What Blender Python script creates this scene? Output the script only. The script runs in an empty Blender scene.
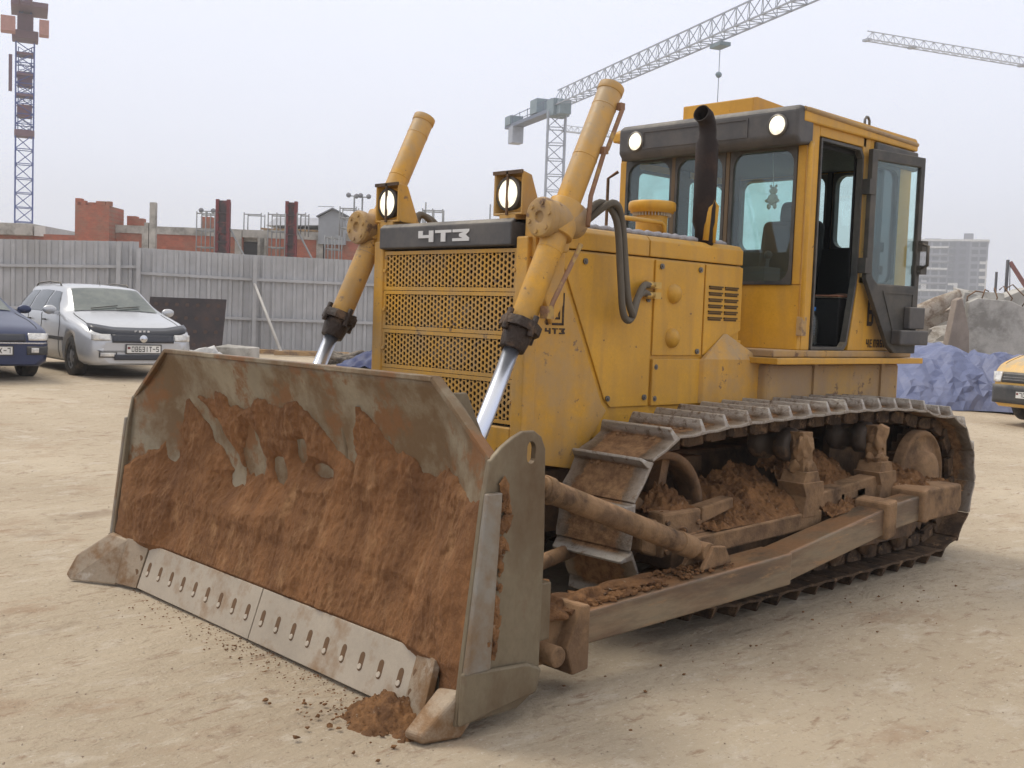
import bpy, bmesh, math, random
import numpy as np
from mathutils import Vector, Matrix, noise, Euler
random.seed(7)
sc = bpy.context.scene
COL = sc.collection
rad = math.radians

# ------------------------------------------------------------------ camera
CAM = Vector((4.457, 4.57, 1.602)); FPX = 1095.2
yw, pt, rl = rad(226.324), rad(-3.581), rad(2.117)
FW = Vector((math.cos(yw)*math.cos(pt), math.sin(yw)*math.cos(pt), math.sin(pt)))
_rt = Vector((math.sin(yw), -math.cos(yw), 0)); _up = _rt.cross(FW)
RT = math.cos(rl)*_rt + math.sin(rl)*_up
UP = -math.sin(rl)*_rt + math.cos(rl)*_up
cd = bpy.data.cameras.new('camera'); cam = bpy.data.objects.new('camera', cd); COL.objects.link(cam)
cd.sensor_width = 36; cd.lens = FPX*36/1024; cd.clip_start = .05; cd.clip_end = 5000
M = Matrix((RT, UP, -FW)).transposed().to_4x4(); M.translation = CAM
cam.matrix_world = M; sc.camera = cam
sc.view_settings.view_transform = 'Standard'; sc.view_settings.look = 'None'
sc.view_settings.gamma = 1; sc.view_settings.exposure = 0.0

# ------------------------------------------------------------------ sky and sun (overcast)
w = bpy.data.worlds.new('World'); sc.world = w; w.use_nodes = True
nt = w.node_tree; nt.nodes.clear()
out = nt.nodes.new('ShaderNodeOutputWorld')
sky = nt.nodes.new('ShaderNodeTexSky'); sky.sky_type = 'NISHITA'; sky.sun_disc = False
SUN_EL, SUN_AZ = 56, -72     # azimuth in world XY from +x
sky.sun_elevation = rad(SUN_EL); sky.sun_rotation = rad(90-SUN_AZ); sky.dust_density = 4
b1 = nt.nodes.new('ShaderNodeBackground'); b1.inputs[1].default_value = .05
nt.links.new(sky.outputs[0], b1.inputs[0])
tc = nt.nodes.new('ShaderNodeTexCoord'); sp = nt.nodes.new('ShaderNodeSeparateXYZ')
nt.links.new(tc.outputs['Generated'], sp.inputs[0])
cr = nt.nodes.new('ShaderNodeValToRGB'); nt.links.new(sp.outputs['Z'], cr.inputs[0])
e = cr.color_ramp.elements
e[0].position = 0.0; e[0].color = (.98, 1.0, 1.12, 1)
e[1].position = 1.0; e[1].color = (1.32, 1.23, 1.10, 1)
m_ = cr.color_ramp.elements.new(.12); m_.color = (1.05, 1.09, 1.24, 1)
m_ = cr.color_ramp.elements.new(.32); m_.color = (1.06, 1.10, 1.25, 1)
cn = nt.nodes.new('ShaderNodeTexNoise'); cn.inputs['Scale'].default_value = 1.6; cn.inputs['Detail'].default_value = 3
nt.links.new(tc.outputs['Generated'], cn.inputs['Vector'])
cm = nt.nodes.new('ShaderNodeMapRange'); cm.inputs['To Min'].default_value = .93; cm.inputs['To Max'].default_value = 1.06
nt.links.new(cn.outputs[0], cm.inputs[0])
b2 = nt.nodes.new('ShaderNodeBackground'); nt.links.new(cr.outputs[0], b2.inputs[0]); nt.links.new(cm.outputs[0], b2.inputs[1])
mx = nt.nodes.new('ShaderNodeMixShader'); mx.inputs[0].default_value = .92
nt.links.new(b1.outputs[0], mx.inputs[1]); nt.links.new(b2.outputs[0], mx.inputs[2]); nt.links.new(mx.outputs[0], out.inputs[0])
sd = bpy.data.lights.new('sun', 'SUN'); sd.energy = 2.0; sd.angle = rad(22); sd.color = (1, .93, .80)
so = bpy.data.objects.new('sun', sd); COL.objects.link(so)
sdir = Vector((math.cos(rad(SUN_EL))*math.cos(rad(SUN_AZ)), math.cos(rad(SUN_EL))*math.sin(rad(SUN_AZ)), math.sin(rad(SUN_EL))))
so.rotation_euler = (-sdir).to_track_quat('-Z', 'Y').to_euler(); so.location = (10, -20, 30)

HAZE_D = .0013
# ------------------------------------------------------------------ helpers
def zg(x, y):
    t = max(0, min(1, (-y-1.8)/11.5)); return .46*t*t*(3-2*t)
def spot(u, d):
    """ground position at depth d in the direction of bearing u"""
    fh = Vector((FW.x, FW.y)).normalized(); rh = Vector((_rt.x, _rt.y))
    p = Vector((CAM.x, CAM.y)) + fh*d + rh*(d*(u-512)/FPX)
    return p.x, p.y
def hz(u, v, d):
    """height of a point seen at (u, v) when it is d metres away"""
    return (CAM + d*(FW + RT*(u-512)/FPX - UP*(v-384)/FPX)).z
VIEW = math.atan2(FW.y, FW.x)

MATS = {}
def N(t, kind, **kw):
    n = t.nodes.new(kind)
    for k, v in kw.items():
        if k in n.inputs: n.inputs[k].default_value = v
        else: setattr(n, k, v)
    return n
def mat(name, c, rough=.6, metal=0, c2=None, mask=(1.5, .45, .6), c3=None, mask3=(12, .62, .68), dust=None, dustamt=.0,
        bump=.0, bscale=60, local=False, var=.12, streak=None, alpha=None, emit=None, stretch=(1, 1, 1), coat=0):
    if name in MATS: return MATS[name]
    m = bpy.data.materials.new(name); m.use_nodes = True; t = m.node_tree; L = t.links.new
    p = t.nodes['Principled BSDF']
    p.inputs['Roughness'].default_value = rough; p.inputs['Metallic'].default_value = metal
    p.inputs['Specular IOR Level'].default_value = .35 if rough > .45 else .5
    if coat: p.inputs['Coat Weight'].default_value = coat
    if local:
        tcn = N(t, 'ShaderNodeTexCoord'); oi = N(t, 'ShaderNodeObjectInfo')
        vm = N(t, 'ShaderNodeVectorMath', operation='MULTIPLY_ADD'); vm.inputs[1].default_value = stretch
        sc1 = N(t, 'ShaderNodeVectorMath', operation='SCALE'); sc1.inputs['Scale'].default_value = 37
        cmb = N(t, 'ShaderNodeCombineXYZ'); L(oi.outputs['Random'], cmb.inputs[0]); L(oi.outputs['Random'], cmb.inputs[1])
        L(cmb.outputs[0], sc1.inputs[0]); L(tcn.outputs['Object'], vm.inputs[0]); L(sc1.outputs[0], vm.inputs[2]); V = vm.outputs[0]
    else:
        g = N(t, 'ShaderNodeNewGeometry'); vm = N(t, 'ShaderNodeVectorMath', operation='MULTIPLY'); vm.inputs[1].default_value = stretch
        L(g.outputs['Position'], vm.inputs[0]); V = vm.outputs[0]
    def noi(scale, det=6, rg=.6, off=0):
        n = N(t, 'ShaderNodeTexNoise'); n.inputs['Scale'].default_value = scale; n.inputs['Detail'].default_value = det
        n.inputs['Roughness'].default_value = rg
        if off:
            a = N(t, 'ShaderNodeVectorMath', operation='ADD'); a.inputs[1].default_value = (off, off*.7, -off); L(V, a.inputs[0]); L(a.outputs[0], n.inputs['Vector'])
        else: L(V, n.inputs['Vector'])
        return n.outputs[0]
    def rng(s, a, b_, lo=0, hi=1):
        r = N(t, 'ShaderNodeMapRange'); r.inputs['From Min'].default_value = a; r.inputs['From Max'].default_value = b_
        r.inputs['To Min'].default_value = lo; r.inputs['To Max'].default_value = hi; L(s, r.inputs[0]); return r.outputs[0]
    def mix(f, a, b_, mode='MIX'):
        x = N(t, 'ShaderNodeMix', data_type='RGBA', blend_type=mode)
        if hasattr(f, 'links') or hasattr(f, 'is_linked'): L(f, x.inputs[0])
        else: x.inputs[0].default_value = f
        for s, i in ((a, 6), (b_, 7)):
            if isinstance(s, tuple): x.inputs[i].default_value = (*s, 1)
            else: L(s, x.inputs[i])
        return x.outputs[2]
    col = mix(0.0, c, c)
    # broad tone variation
    nv = noi(2.3, 5, .6, 3.1); val = rng(nv, .3, .7, 1-var, 1+var)
    comb = N(t, 'ShaderNodeCombineColor'); [L(val, comb.inputs[i]) for i in range(3)]
    col = mix(1.0, col, comb.outputs[0], 'MULTIPLY')
    nf = noi(55, 4, .7, 7.7); vf = rng(nf, .3, .7, 1-var*.6, 1+var*.6)
    comb2 = N(t, 'ShaderNodeCombineColor'); [L(vf, comb2.inputs[i]) for i in range(3)]
    col = mix(1.0, col, comb2.outputs[0], 'MULTIPLY')
    if c2: col = mix(rng(noi(mask[0], 9, .68), mask[1], mask[2]), col, c2)
    if streak:
        sv = N(t, 'ShaderNodeVectorMath', operation='MULTIPLY'); sv.inputs[1].default_value = (14, 14, 1.6); L(V, sv.inputs[0])
        sn = N(t, 'ShaderNodeTexNoise'); sn.inputs['Scale'].default_value = 1; sn.inputs['Detail'].default_value = 5; L(sv.outputs[0], sn.inputs['Vector'])
        col = mix(rng(sn.outputs[0], .48, .72, 0, .35), col, streak)
    if c3: col = mix(rng(noi(mask3[0], 8, .7, 11.3), mask3[1], mask3[2]), col, c3)
    if dust:
        g2 = N(t, 'ShaderNodeNewGeometry'); s2 = N(t, 'ShaderNodeSeparateXYZ'); L(g2.outputs['Normal'], s2.inputs[0])
        up = rng(s2.outputs['Z'], .15, .85); dn = rng(noi(4, 8, .7, 5.5), .35, .62)
        mu = N(t, 'ShaderNodeMath', operation='MULTIPLY_ADD'); L(up, mu.inputs[0]); L(dn, mu.inputs[1])
        m2 = N(t, 'ShaderNodeMath', operation='MULTIPLY'); L(dn, m2.inputs[0]); m2.inputs[1].default_value = dustamt; L(m2.outputs[0], mu.inputs[2]); mu.use_clamp = True
        col = mix(mu.outputs[0], col, dust)
    L(col, p.inputs['Base Color'])
    if var: L(rng(nf, .3, .7, max(0, rough-.1), min(1, rough+.1)), p.inputs['Roughness'])
    if bump:
        bn = N(t, 'ShaderNodeBump'); bn.inputs['Strength'].default_value = bump; bn.inputs['Distance'].default_value = .02
        L(noi(bscale, 8, .65, 1.7), bn.inputs['Height']); L(bn.outputs[0], p.inputs['Normal'])
    if emit: p.inputs['Emission Color'].default_value = (*emit[:3], 1); p.inputs['Emission Strength'].default_value = emit[3]
    MATS[name] = m; return m
def glass(name, tint, opac, rough=.02):
    if name in MATS: return MATS[name]
    m = bpy.data.materials.new(name); m.use_nodes = True; t = m.node_tree; t.nodes.clear(); L = t.links.new
    o = N(t, 'ShaderNodeOutputMaterial'); tr = N(t, 'ShaderNodeBsdfTransparent'); tr.inputs[0].default_value = (*tint, 1)
    gl = N(t, 'ShaderNodeBsdfGlossy'); gl.inputs['Roughness'].default_value = rough; gl.inputs[0].default_value = (.9, .95, 1, 1)
    df = N(t, 'ShaderNodeBsdfDiffuse'); df.inputs[0].default_value = (.30, .28, .24, 1)
    lw = N(t, 'ShaderNodeLayerWeight'); lw.inputs[0].default_value = .5; pw = N(t, 'ShaderNodeMath', operation='POWER'); L(lw.outputs['Facing'], pw.inputs[0]); pw.inputs[1].default_value = 4.0
    fr = N(t, 'ShaderNodeMath', operation='MULTIPLY_ADD'); L(pw.outputs[0], fr.inputs[0]); fr.inputs[1].default_value = .8; fr.inputs[2].default_value = .05
    ns = N(t, 'ShaderNodeTexNoise'); ns.inputs['Scale'].default_value = 6; ns.inputs['Detail'].default_value = 6
    g = N(t, 'ShaderNodeNewGeometry'); L(g.outputs['Position'], ns.inputs['Vector'])
    mr = N(t, 'ShaderNodeMapRange'); mr.inputs['From Min'].default_value = .35; mr.inputs['From Max'].default_value = .7
    mr.inputs['To Min'].default_value = opac*.4; mr.inputs['To Max'].default_value = opac; L(ns.outputs[0], mr.inputs[0])
    a = N(t, 'ShaderNodeMixShader'); b = N(t, 'ShaderNodeMixShader')
    L(mr.outputs[0], a.inputs[0]); L(tr.outputs[0], a.inputs[1]); L(df.outputs[0], a.inputs[2])
    L(fr.outputs[0], b.inputs[0]); L(a.outputs[0], b.inputs[1]); L(gl.outputs[0], b.inputs[2]); L(b.outputs[0], o.inputs[0])
    MATS[name] = m; return m

class B:
    def __init__(s): s.bm = bmesh.new()
    def poly(s, pts, faces, smooth=False):
        v = [s.bm.verts.new(p) for p in pts]
        for f in faces:
            try: q = s.bm.faces.new([v[i] for i in f]); q.smooth = smooth
            except ValueError: pass
        return s
    def box(s, x0, x1, y0, y1, z0, z1):
        p = [(x, y, z) for x in (x0, x1) for y in (y0, y1) for z in (z0, z1)]
        return s.poly(p, [(0, 1, 3, 2), (4, 6, 7, 5), (0, 4, 5, 1), (2, 3, 7, 6), (0, 2, 6, 4), (1, 5, 7, 3)])
    def obox(s, c, sz, rot=(0, 0, 0)):
        R = Euler(rot).to_matrix(); c = Vector(c)
        p = [c + R @ Vector((x*sz[0]/2, y*sz[1]/2, z*sz[2]/2)) for x in (-1, 1) for y in (-1, 1) for z in (-1, 1)]
        return s.poly(p, [(0, 1, 3, 2), (4, 6, 7, 5), (0, 4, 5, 1), (2, 3, 7, 6), (0, 2, 6, 4), (1, 5, 7, 3)])
    def cyl(s, a, b, r, r2=None, n=20, cap=True, smooth=True):
        a, b = Vector(a), Vector(b); r2 = r if r2 is None else r2
        d = (b-a).normalized(); u = d.orthogonal().normalized(); v = d.cross(u)
        p = [a + (u*math.cos(t)+v*math.sin(t))*r for t in [2*math.pi*i/n for i in range(n)]] + \
            [b + (u*math.cos(t)+v*math.sin(t))*r2 for t in [2*math.pi*i/n for i in range(n)]]
        vs = [s.bm.verts.new(q) for q in p]
        for i in range(n):
            f = s.bm.faces.new((vs[i], vs[(i+1) % n], vs[n+(i+1) % n], vs[n+i])); f.smooth = smooth
        if cap: s.bm.faces.new(vs[:n][::-1]); s.bm.faces.new(vs[n:])
        return s
    def bar(s, a, b, w=.05, h=None):
        a, b = Vector(a), Vector(b); h = h or w; d = (b-a)
        if d.length < 1e-6: return s
        d.normalize(); u = d.cross(Vector((0, 0, 1)))
        u = Vector((1, 0, 0)) if u.length < 1e-3 else u.normalized(); v = d.cross(u)
        p = [q + u*i*w/2 + v*j*h/2 for q in (a, b) for i, j in ((-1, -1), (1, -1), (1, 1), (-1, 1))]
        return s.poly(p, [(0, 1, 2, 3)[::-1], (4, 5, 6, 7), (0, 1, 5, 4), (1, 2, 6, 5), (2, 3, 7, 6), (3, 0, 4, 7)])
    def tube(s, pts, r, n=10, cap=True):
        pts = [Vector(p) for p in pts]; rings = []
        for i, p in enumerate(pts):
            d = (pts[min(i+1, len(pts)-1)] - pts[max(i-1, 0)]).normalized()
            if i == 0: u = d.orthogonal().normalized()
            else: u = (u - d*u.dot(d)).normalized()
            v = d.cross(u); rr = r[i] if isinstance(r, (list, tuple)) else r
            rings.append([s.bm.verts.new(p + (u*math.cos(2*math.pi*k/n)+v*math.sin(2*math.pi*k/n))*rr) for k in range(n)])
        for a, b in zip(rings, rings[1:]):
            for k in range(n):
                f = s.bm.faces.new((a[k], a[(k+1) % n], b[(k+1) % n], b[k])); f.smooth = True
        if cap: s.bm.faces.new(rings[0][::-1]); s.bm.faces.new(rings[-1])
        return s
    def prism(s, pts, ax, a, b):
        """polygon pts in the plane normal to ax, from a to b. x: (y,z)  y: (x,z)  z: (x,y)"""
        f = {'x': lambda p, t: (t, p[0], p[1]), 'y': lambda p, t: (p[0], t, p[1]), 'z': lambda p, t: (p[0], p[1], t)}[ax]
        n = len(pts); v = [s.bm.verts.new(f(p, a)) for p in pts] + [s.bm.verts.new(f(p, b)) for p in pts]
        s.bm.faces.new(v[:n][::-1]); s.bm.faces.new(v[n:])
        for i in range(n): s.bm.faces.new((v[i], v[(i+1) % n], v[n+(i+1) % n], v[n+i]))
        return s
    def lathe(s, prof, c, ax='y', n=32):
        """prof [(r, t)] revolved round an axis through c"""
        c = Vector(c); A = {'x': ((0, 1, 0), (0, 0, 1), (1, 0, 0)), 'y': ((1, 0, 0), (0, 0, 1), (0, 1, 0)), 'z': ((1, 0, 0), (0, 1, 0), (0, 0, 1))}[ax]
        U, V, W = map(Vector, A); rings = []
        for r, t in prof: rings.append([s.bm.verts.new(c + (U*math.cos(2*math.pi*k/n)+V*math.sin(2*math.pi*k/n))*max(r, 1e-4) + W*t) for k in range(n)])
        for a, b in zip(rings, rings[1:]):
            for k in range(n):
                f = s.bm.faces.new((a[k], a[(k+1) % n], b[(k+1) % n], b[k])); f.smooth = True
        return s
    def ring(s, outer, inner, ax, a, b):
        """closed frame between two outlines of equal length"""
        f = {'x': lambda p, t: (t, p[0], p[1]), 'y': lambda p, t: (p[0], t, p[1]), 'z': lambda p, t: (p[0], p[1], t)}[ax]
        n = len(outer)
        v = [[s.bm.verts.new(f(p, t)) for p in q] for q, t in ((outer, a), (inner, a), (outer, b), (inner, b))]
        for i in range(n):
            j = (i+1) % n
            for q, r_ in ((0, 1), (3, 2), (2, 0), (1, 3)):
                s.bm.faces.new((v[q][i], v[q][j], v[r_][j], v[r_][i]))
        return s
    def blob(s, c, r, amp=.3, sub=2, sq=(1, 1, 1), freq=2.0):
        seed = Vector((random.random()*50, random.random()*50, random.random()*50))
        g = bmesh.ops.create_icosphere(s.bm, subdivisions=sub, radius=1.0)
        for v in g['verts']:
            k = 1 + amp*noise.noise(v.co*freq*.5+seed)*2
            v.co = Vector(c) + Vector((v.co.x*sq[0], v.co.y*sq[1], v.co.z*sq[2]))*r*k
        for v in g['verts']:
            for f in v.link_faces: f.smooth = sub > 1
        return s
    def done(s, name, m, parent=None, bevel=0, recalc=True, seg=2, solid=0, **tags):
        if recalc: bmesh.ops.recalc_face_normals(s.bm, faces=s.bm.faces)
        me = bpy.data.meshes.new(name); s.bm.to_mesh(me); s.bm.free(); me.materials.append(m)
        o = bpy.data.objects.new(name, me); COL.objects.link(o)
        if parent: o.parent = parent
        if solid:
            md = o.modifiers.new('solid', 'SOLIDIFY'); md.thickness = solid; md.offset = 0
        if bevel:
            md = o.modifiers.new('bevel', 'BEVEL'); md.width = bevel; md.segments = seg; md.limit_method = 'ANGLE'; md.angle_limit = rad(35)
        for k, v in tags.items(): o[k] = v
        return o
def thing(name, label, cat, loc=(0, 0, 0), rz=0, group=None):
    o = bpy.data.objects.new(name, None); COL.objects.link(o); o.location = loc; o.rotation_euler = (0, 0, rz)
    o.empty_display_size = .2; o['label'] = label; o['category'] = cat
    if group: o['group'] = group
    return o
def copy_tree(o, parent=None):
    c = o.copy(); COL.objects.link(c)
    if parent: c.parent = parent
    for ch in [x for x in bpy.data.objects if x.parent == o]: copy_tree(ch, c)
    return c
def interp(x, xs, ys): return float(np.interp(x, xs, ys))
def rrect(x0, x1, z0, z1, r, n=4):
    p = []
    for cx, cz, a0 in ((x1-r, z1-r, 0), (x0+r, z1-r, 90), (x0+r, z0+r, 180), (x1-r, z0+r, 270)):
        for k in range(n+1):
            a = rad(a0+90*k/n); p.append((cx+r*math.cos(a), cz+r*math.sin(a)))
    return p

# ------------------------------------------------------------------ materials
SOIL = (.30, .165, .085); DUST = (.33, .235, .15)
YEL = mat('yellow_paint', (.565, .298, .027), .46, c2=(.50, .262, .035), mask=(1.7, .5, .75), c3=(.11, .055, .025), mask3=(16, .66, .69), streak=(.30, .17, .06), dust=(.38, .25, .10), dustamt=.2, bump=.05, bscale=25)
YELW = mat('yellow_paint_worn', (.565, .295, .032), .5, c2=(.46, .255, .05), mask=(3, .48, .7), c3=(.15, .08, .04), mask3=(14, .61, .65), streak=(.30, .17, .06), dust=(.36, .26, .15), dustamt=.55, bump=.06, bscale=25)
YELD = mat('yellow_paint_dusty', (.47, .28, .065), .65, c2=(.33, .22, .11), mask=(2.2, .42, .62), c3=(.11, .06, .035), mask3=(8, .58, .63), streak=(.25, .15, .07), dust=DUST, dustamt=.7, bump=.15, bscale=30)
BLK = mat('black_paint', (.035, .037, .04), .5, c2=(.09, .08, .07), mask=(3, .5, .75), dust=(.2, .17, .13), dustamt=.3)
GRYP = mat('charcoal_paint', (.06, .06, .066), .55, c2=(.11, .10, .095), mask=(4, .5, .75), dust=(.22, .2, .17), dustamt=.2)
RUB = mat('rubber', (.03, .028, .026), .75, c2=(.12, .09, .06), mask=(9, .5, .7))
HOSE = mat('hose_rubber', (.11, .095, .075), .7)
CHROME = mat('chrome', (.62, .66, .76), .28, .9, var=0)
STEEL = mat('blade_steel', (.25, .215, .155), .5, .25, c2=(.15, .097, .052), mask=(2.2, .46, .60), c3=(.19, .092, .038), mask3=(4.2, .52, .60), bump=.12, bscale=18, var=.2)
STEELP = mat('side_plate_steel', (.18, .148, .10), .5, .25, c2=(.115, .075, .042), mask=(1.7, .44, .62), c3=(.17, .12, .08), mask3=(7, .6, .66), bump=.1, bscale=18, var=.2, stretch=(1, 1, .6))
EDGE = mat('cutting_edge_steel', (.40, .345, .275), .5, .35, c2=(.27, .175, .10), mask=(4, .50, .66), bump=.08, bscale=40)
ARM = mat('push_arm_steel', (.215, .175, .118), .45, .3, c2=(.095, .07, .05), mask=(1.6, .46, .60), c3=(.30, .19, .10), mask3=(5, .56, .64), dust=SOIL, dustamt=.3, bump=.08, stretch=(.5, 1, 3))
RUST = mat('dirty_iron', (.055, .038, .026), .75, .1, c2=(.17, .10, .052), mask=(5, .46, .64), dust=SOIL, dustamt=.3, bump=.35, bscale=40)
IRON = mat('muddy_iron', (.205, .125, .064), .85, 0, c2=(.07, .041, .023), mask=(5, .45, .60), dust=(.33, .20, .11), dustamt=.35, bump=.5, bscale=35)
SHOE = mat('track_shoe_steel', (.20, .145, .10), .5, .3, c2=(.11, .075, .048), mask=(6, .45, .60), bump=.6, bscale=40, local=True, var=.2)
def shoe_soil():
    t = SHOE.node_tree; p = t.nodes['Principled BSDF']; L = t.links.new; lk = p.inputs['Base Color'].links[0].from_socket
    tcn = N(t, 'ShaderNodeTexCoord'); s2 = N(t, 'ShaderNodeSeparateXYZ'); L(tcn.outputs['Object'], s2.inputs[0]); oi = N(t, 'ShaderNodeObjectInfo')
    ad = N(t, 'ShaderNodeVectorMath', operation='SCALE'); cb = N(t, 'ShaderNodeCombineXYZ'); L(oi.outputs['Random'], cb.inputs[0]); L(oi.outputs['Random'], cb.inputs[1]); L(cb.outputs[0], ad.inputs[0]); ad.inputs['Scale'].default_value = 50
    a2 = N(t, 'ShaderNodeVectorMath', operation='ADD'); L(tcn.outputs['Object'], a2.inputs[0]); L(ad.outputs[0], a2.inputs[1])
    n = N(t, 'ShaderNodeTexNoise'); n.inputs['Scale'].default_value = 9; n.inputs['Detail'].default_value = 8; n.inputs['Roughness'].default_value = .7; L(a2.outputs[0], n.inputs['Vector'])
    ab = N(t, 'ShaderNodeMath', operation='ABSOLUTE'); L(s2.outputs['Y'], ab.inputs[0])
    m1 = N(t, 'ShaderNodeMapRange'); m1.inputs['From Min'].default_value = .25; m1.inputs['From Max'].default_value = .12; m1.inputs['To Min'].default_value = -.34; m1.inputs['To Max'].default_value = .16; L(ab.outputs[0], m1.inputs[0])
    m2 = N(t, 'ShaderNodeMapRange'); m2.inputs['From Min'].default_value = .045; m2.inputs['From Max'].default_value = .018; m2.inputs['To Min'].default_value = -.3; m2.inputs['To Max'].default_value = .02; L(s2.outputs['Z'], m2.inputs[0])
    s_ = N(t, 'ShaderNodeMath', operation='ADD'); L(n.outputs[0], s_.inputs[0]); L(m1.outputs[0], s_.inputs[1]); s3 = N(t, 'ShaderNodeMath', operation='ADD'); L(s_.outputs[0], s3.inputs[0]); L(m2.outputs[0], s3.inputs[1])
    f = N(t, 'ShaderNodeMapRange'); f.inputs['From Min'].default_value = .47; f.inputs['From Max'].default_value = .56; L(s3.outputs[0], f.inputs[0])
    n2 = N(t, 'ShaderNodeTexNoise'); n2.inputs['Scale'].default_value = 22; n2.inputs['Detail'].default_value = 8; n2.inputs['Roughness'].default_value = .7; L(a2.outputs[0], n2.inputs['Vector'])
    r2 = N(t, 'ShaderNodeMapRange'); r2.inputs['From Min'].default_value = .38; r2.inputs['From Max'].default_value = .62; L(n2.outputs[0], r2.inputs[0])
    sc_ = N(t, 'ShaderNodeMix', data_type='RGBA'); L(r2.outputs[0], sc_.inputs[0]); sc_.inputs[6].default_value = (.14, .072, .036, 1); sc_.inputs[7].default_value = (.29, .17, .085, 1)
    x = N(t, 'ShaderNodeMix', data_type='RGBA'); L(f.outputs[0], x.inputs[0]); L(lk, x.inputs[6]); L(sc_.outputs[2], x.inputs[7]); L(x.outputs[2], p.inputs['Base Color'])
    # bare worn steel on the grouser crest and at the plate ends
    w1 = N(t, 'ShaderNodeMapRange'); w1.inputs['From Min'].default_value = .022; w1.inputs['From Max'].default_value = .050; L(s2.outputs['Z'], w1.inputs[0])
    w2 = N(t, 'ShaderNodeMapRange'); w2.inputs['From Min'].default_value = .17; w2.inputs['From Max'].default_value = .26; w2.inputs['To Max'].default_value = .7; L(ab.outputs[0], w2.inputs[0])
    w3 = N(t, 'ShaderNodeMath', operation='MAXIMUM'); L(w1.outputs[0], w3.inputs[0]); L(w2.outputs[0], w3.inputs[1])
    w4 = N(t, 'ShaderNodeMapRange'); w4.inputs['From Min'].default_value = .33; w4.inputs['From Max'].default_value = .48; L(n2.outputs[0], w4.inputs[0])
    w5 = N(t, 'ShaderNodeMath', operation='MULTIPLY'); L(w3.outputs[0], w5.inputs[0]); L(w4.outputs[0], w5.inputs[1])
    x2 = N(t, 'ShaderNodeMix', data_type='RGBA'); L(w5.outputs[0], x2.inputs[0]); L(x.outputs[2], x2.inputs[6]); x2.inputs[7].default_value = (.40, .375, .345, 1); L(x2.outputs[2], p.inputs['Base Color'])
    mt = N(t, 'ShaderNodeMath', operation='MULTIPLY_ADD'); L(f.outputs[0], mt.inputs[0]); mt.inputs[1].default_value = -.5; mt.inputs[2].default_value = .5; L(mt.outputs[0], p.inputs['Metallic'])
    rr_ = N(t, 'ShaderNodeMath', operation='MULTIPLY_ADD'); L(f.outputs[0], rr_.inputs[0]); rr_.inputs[1].default_value = .45; rr_.inputs[2].default_value = .45; L(rr_.outputs[0], p.inputs['Roughness'])
shoe_soil()
MUD = mat('packed_soil', (.222, .104, .042), .95, c2=(.135, .060, .024), mask=(2.6, .44, .66), c3=(.31, .17, .08), mask3=(6, .55, .70), bump=.9, bscale=45, var=.26, stretch=(1, 1.5, .75))
LOOSE = mat('loose_soil', (.24, .120, .050), .97, c2=(.14, .068, .030), mask=(9, .45, .6), c3=(.36, .27, .19), mask3=(28, .62, .68), bump=1.0, bscale=70, var=.25)
GRASSY = mat('radiator_core', (.02, .02, .022), .6, c2=(.08, .07, .06), mask=(20, .45, .6))
GLS = glass('cab_glass', (.84, .965, .95), .10)
GLD = glass('dark_glass', (.16, .20, .22), .12)
LENS = mat('lit_lens', (1, .95, .8), .2, emit=(1, .90, .68, 1.15))
def lens_nodes():
    t = LENS.node_tree; p = t.nodes['Principled BSDF']; g = N(t, 'ShaderNodeNewGeometry'); w_ = N(t, 'ShaderNodeTexVoronoi'); w_.inputs['Scale'].default_value = 42; t.links.new(g.outputs['Position'], w_.inputs['Vector'])
    r_ = N(t, 'ShaderNodeMapRange'); r_.inputs['From Max'].default_value = .8; r_.inputs['To Min'].default_value = 1.25; r_.inputs['To Max'].default_value = .72; t.links.new(w_.outputs[0], r_.inputs[0]); t.links.new(r_.outputs[0], p.inputs['Emission Strength'])
lens_nodes()
DARK = mat('interior_black', (.012, .013, .015), .7)
RIM = mat('lamp_ring', (.15, .14, .13), .4, .5)
WHT = mat('white_lettering', (.62, .62, .62), .5, var=.05)
LET = mat('black_lettering', (.035, .02, .015), .6, c2=(.10, .06, .02), mask=(40, .5, .65))
BRASS = mat('brass_fitting', (.5, .33, .10), .4, .6)
BGREY = mat('braided_cover', (.33, .33, .36), .7, bump=.5, bscale=90)

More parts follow.
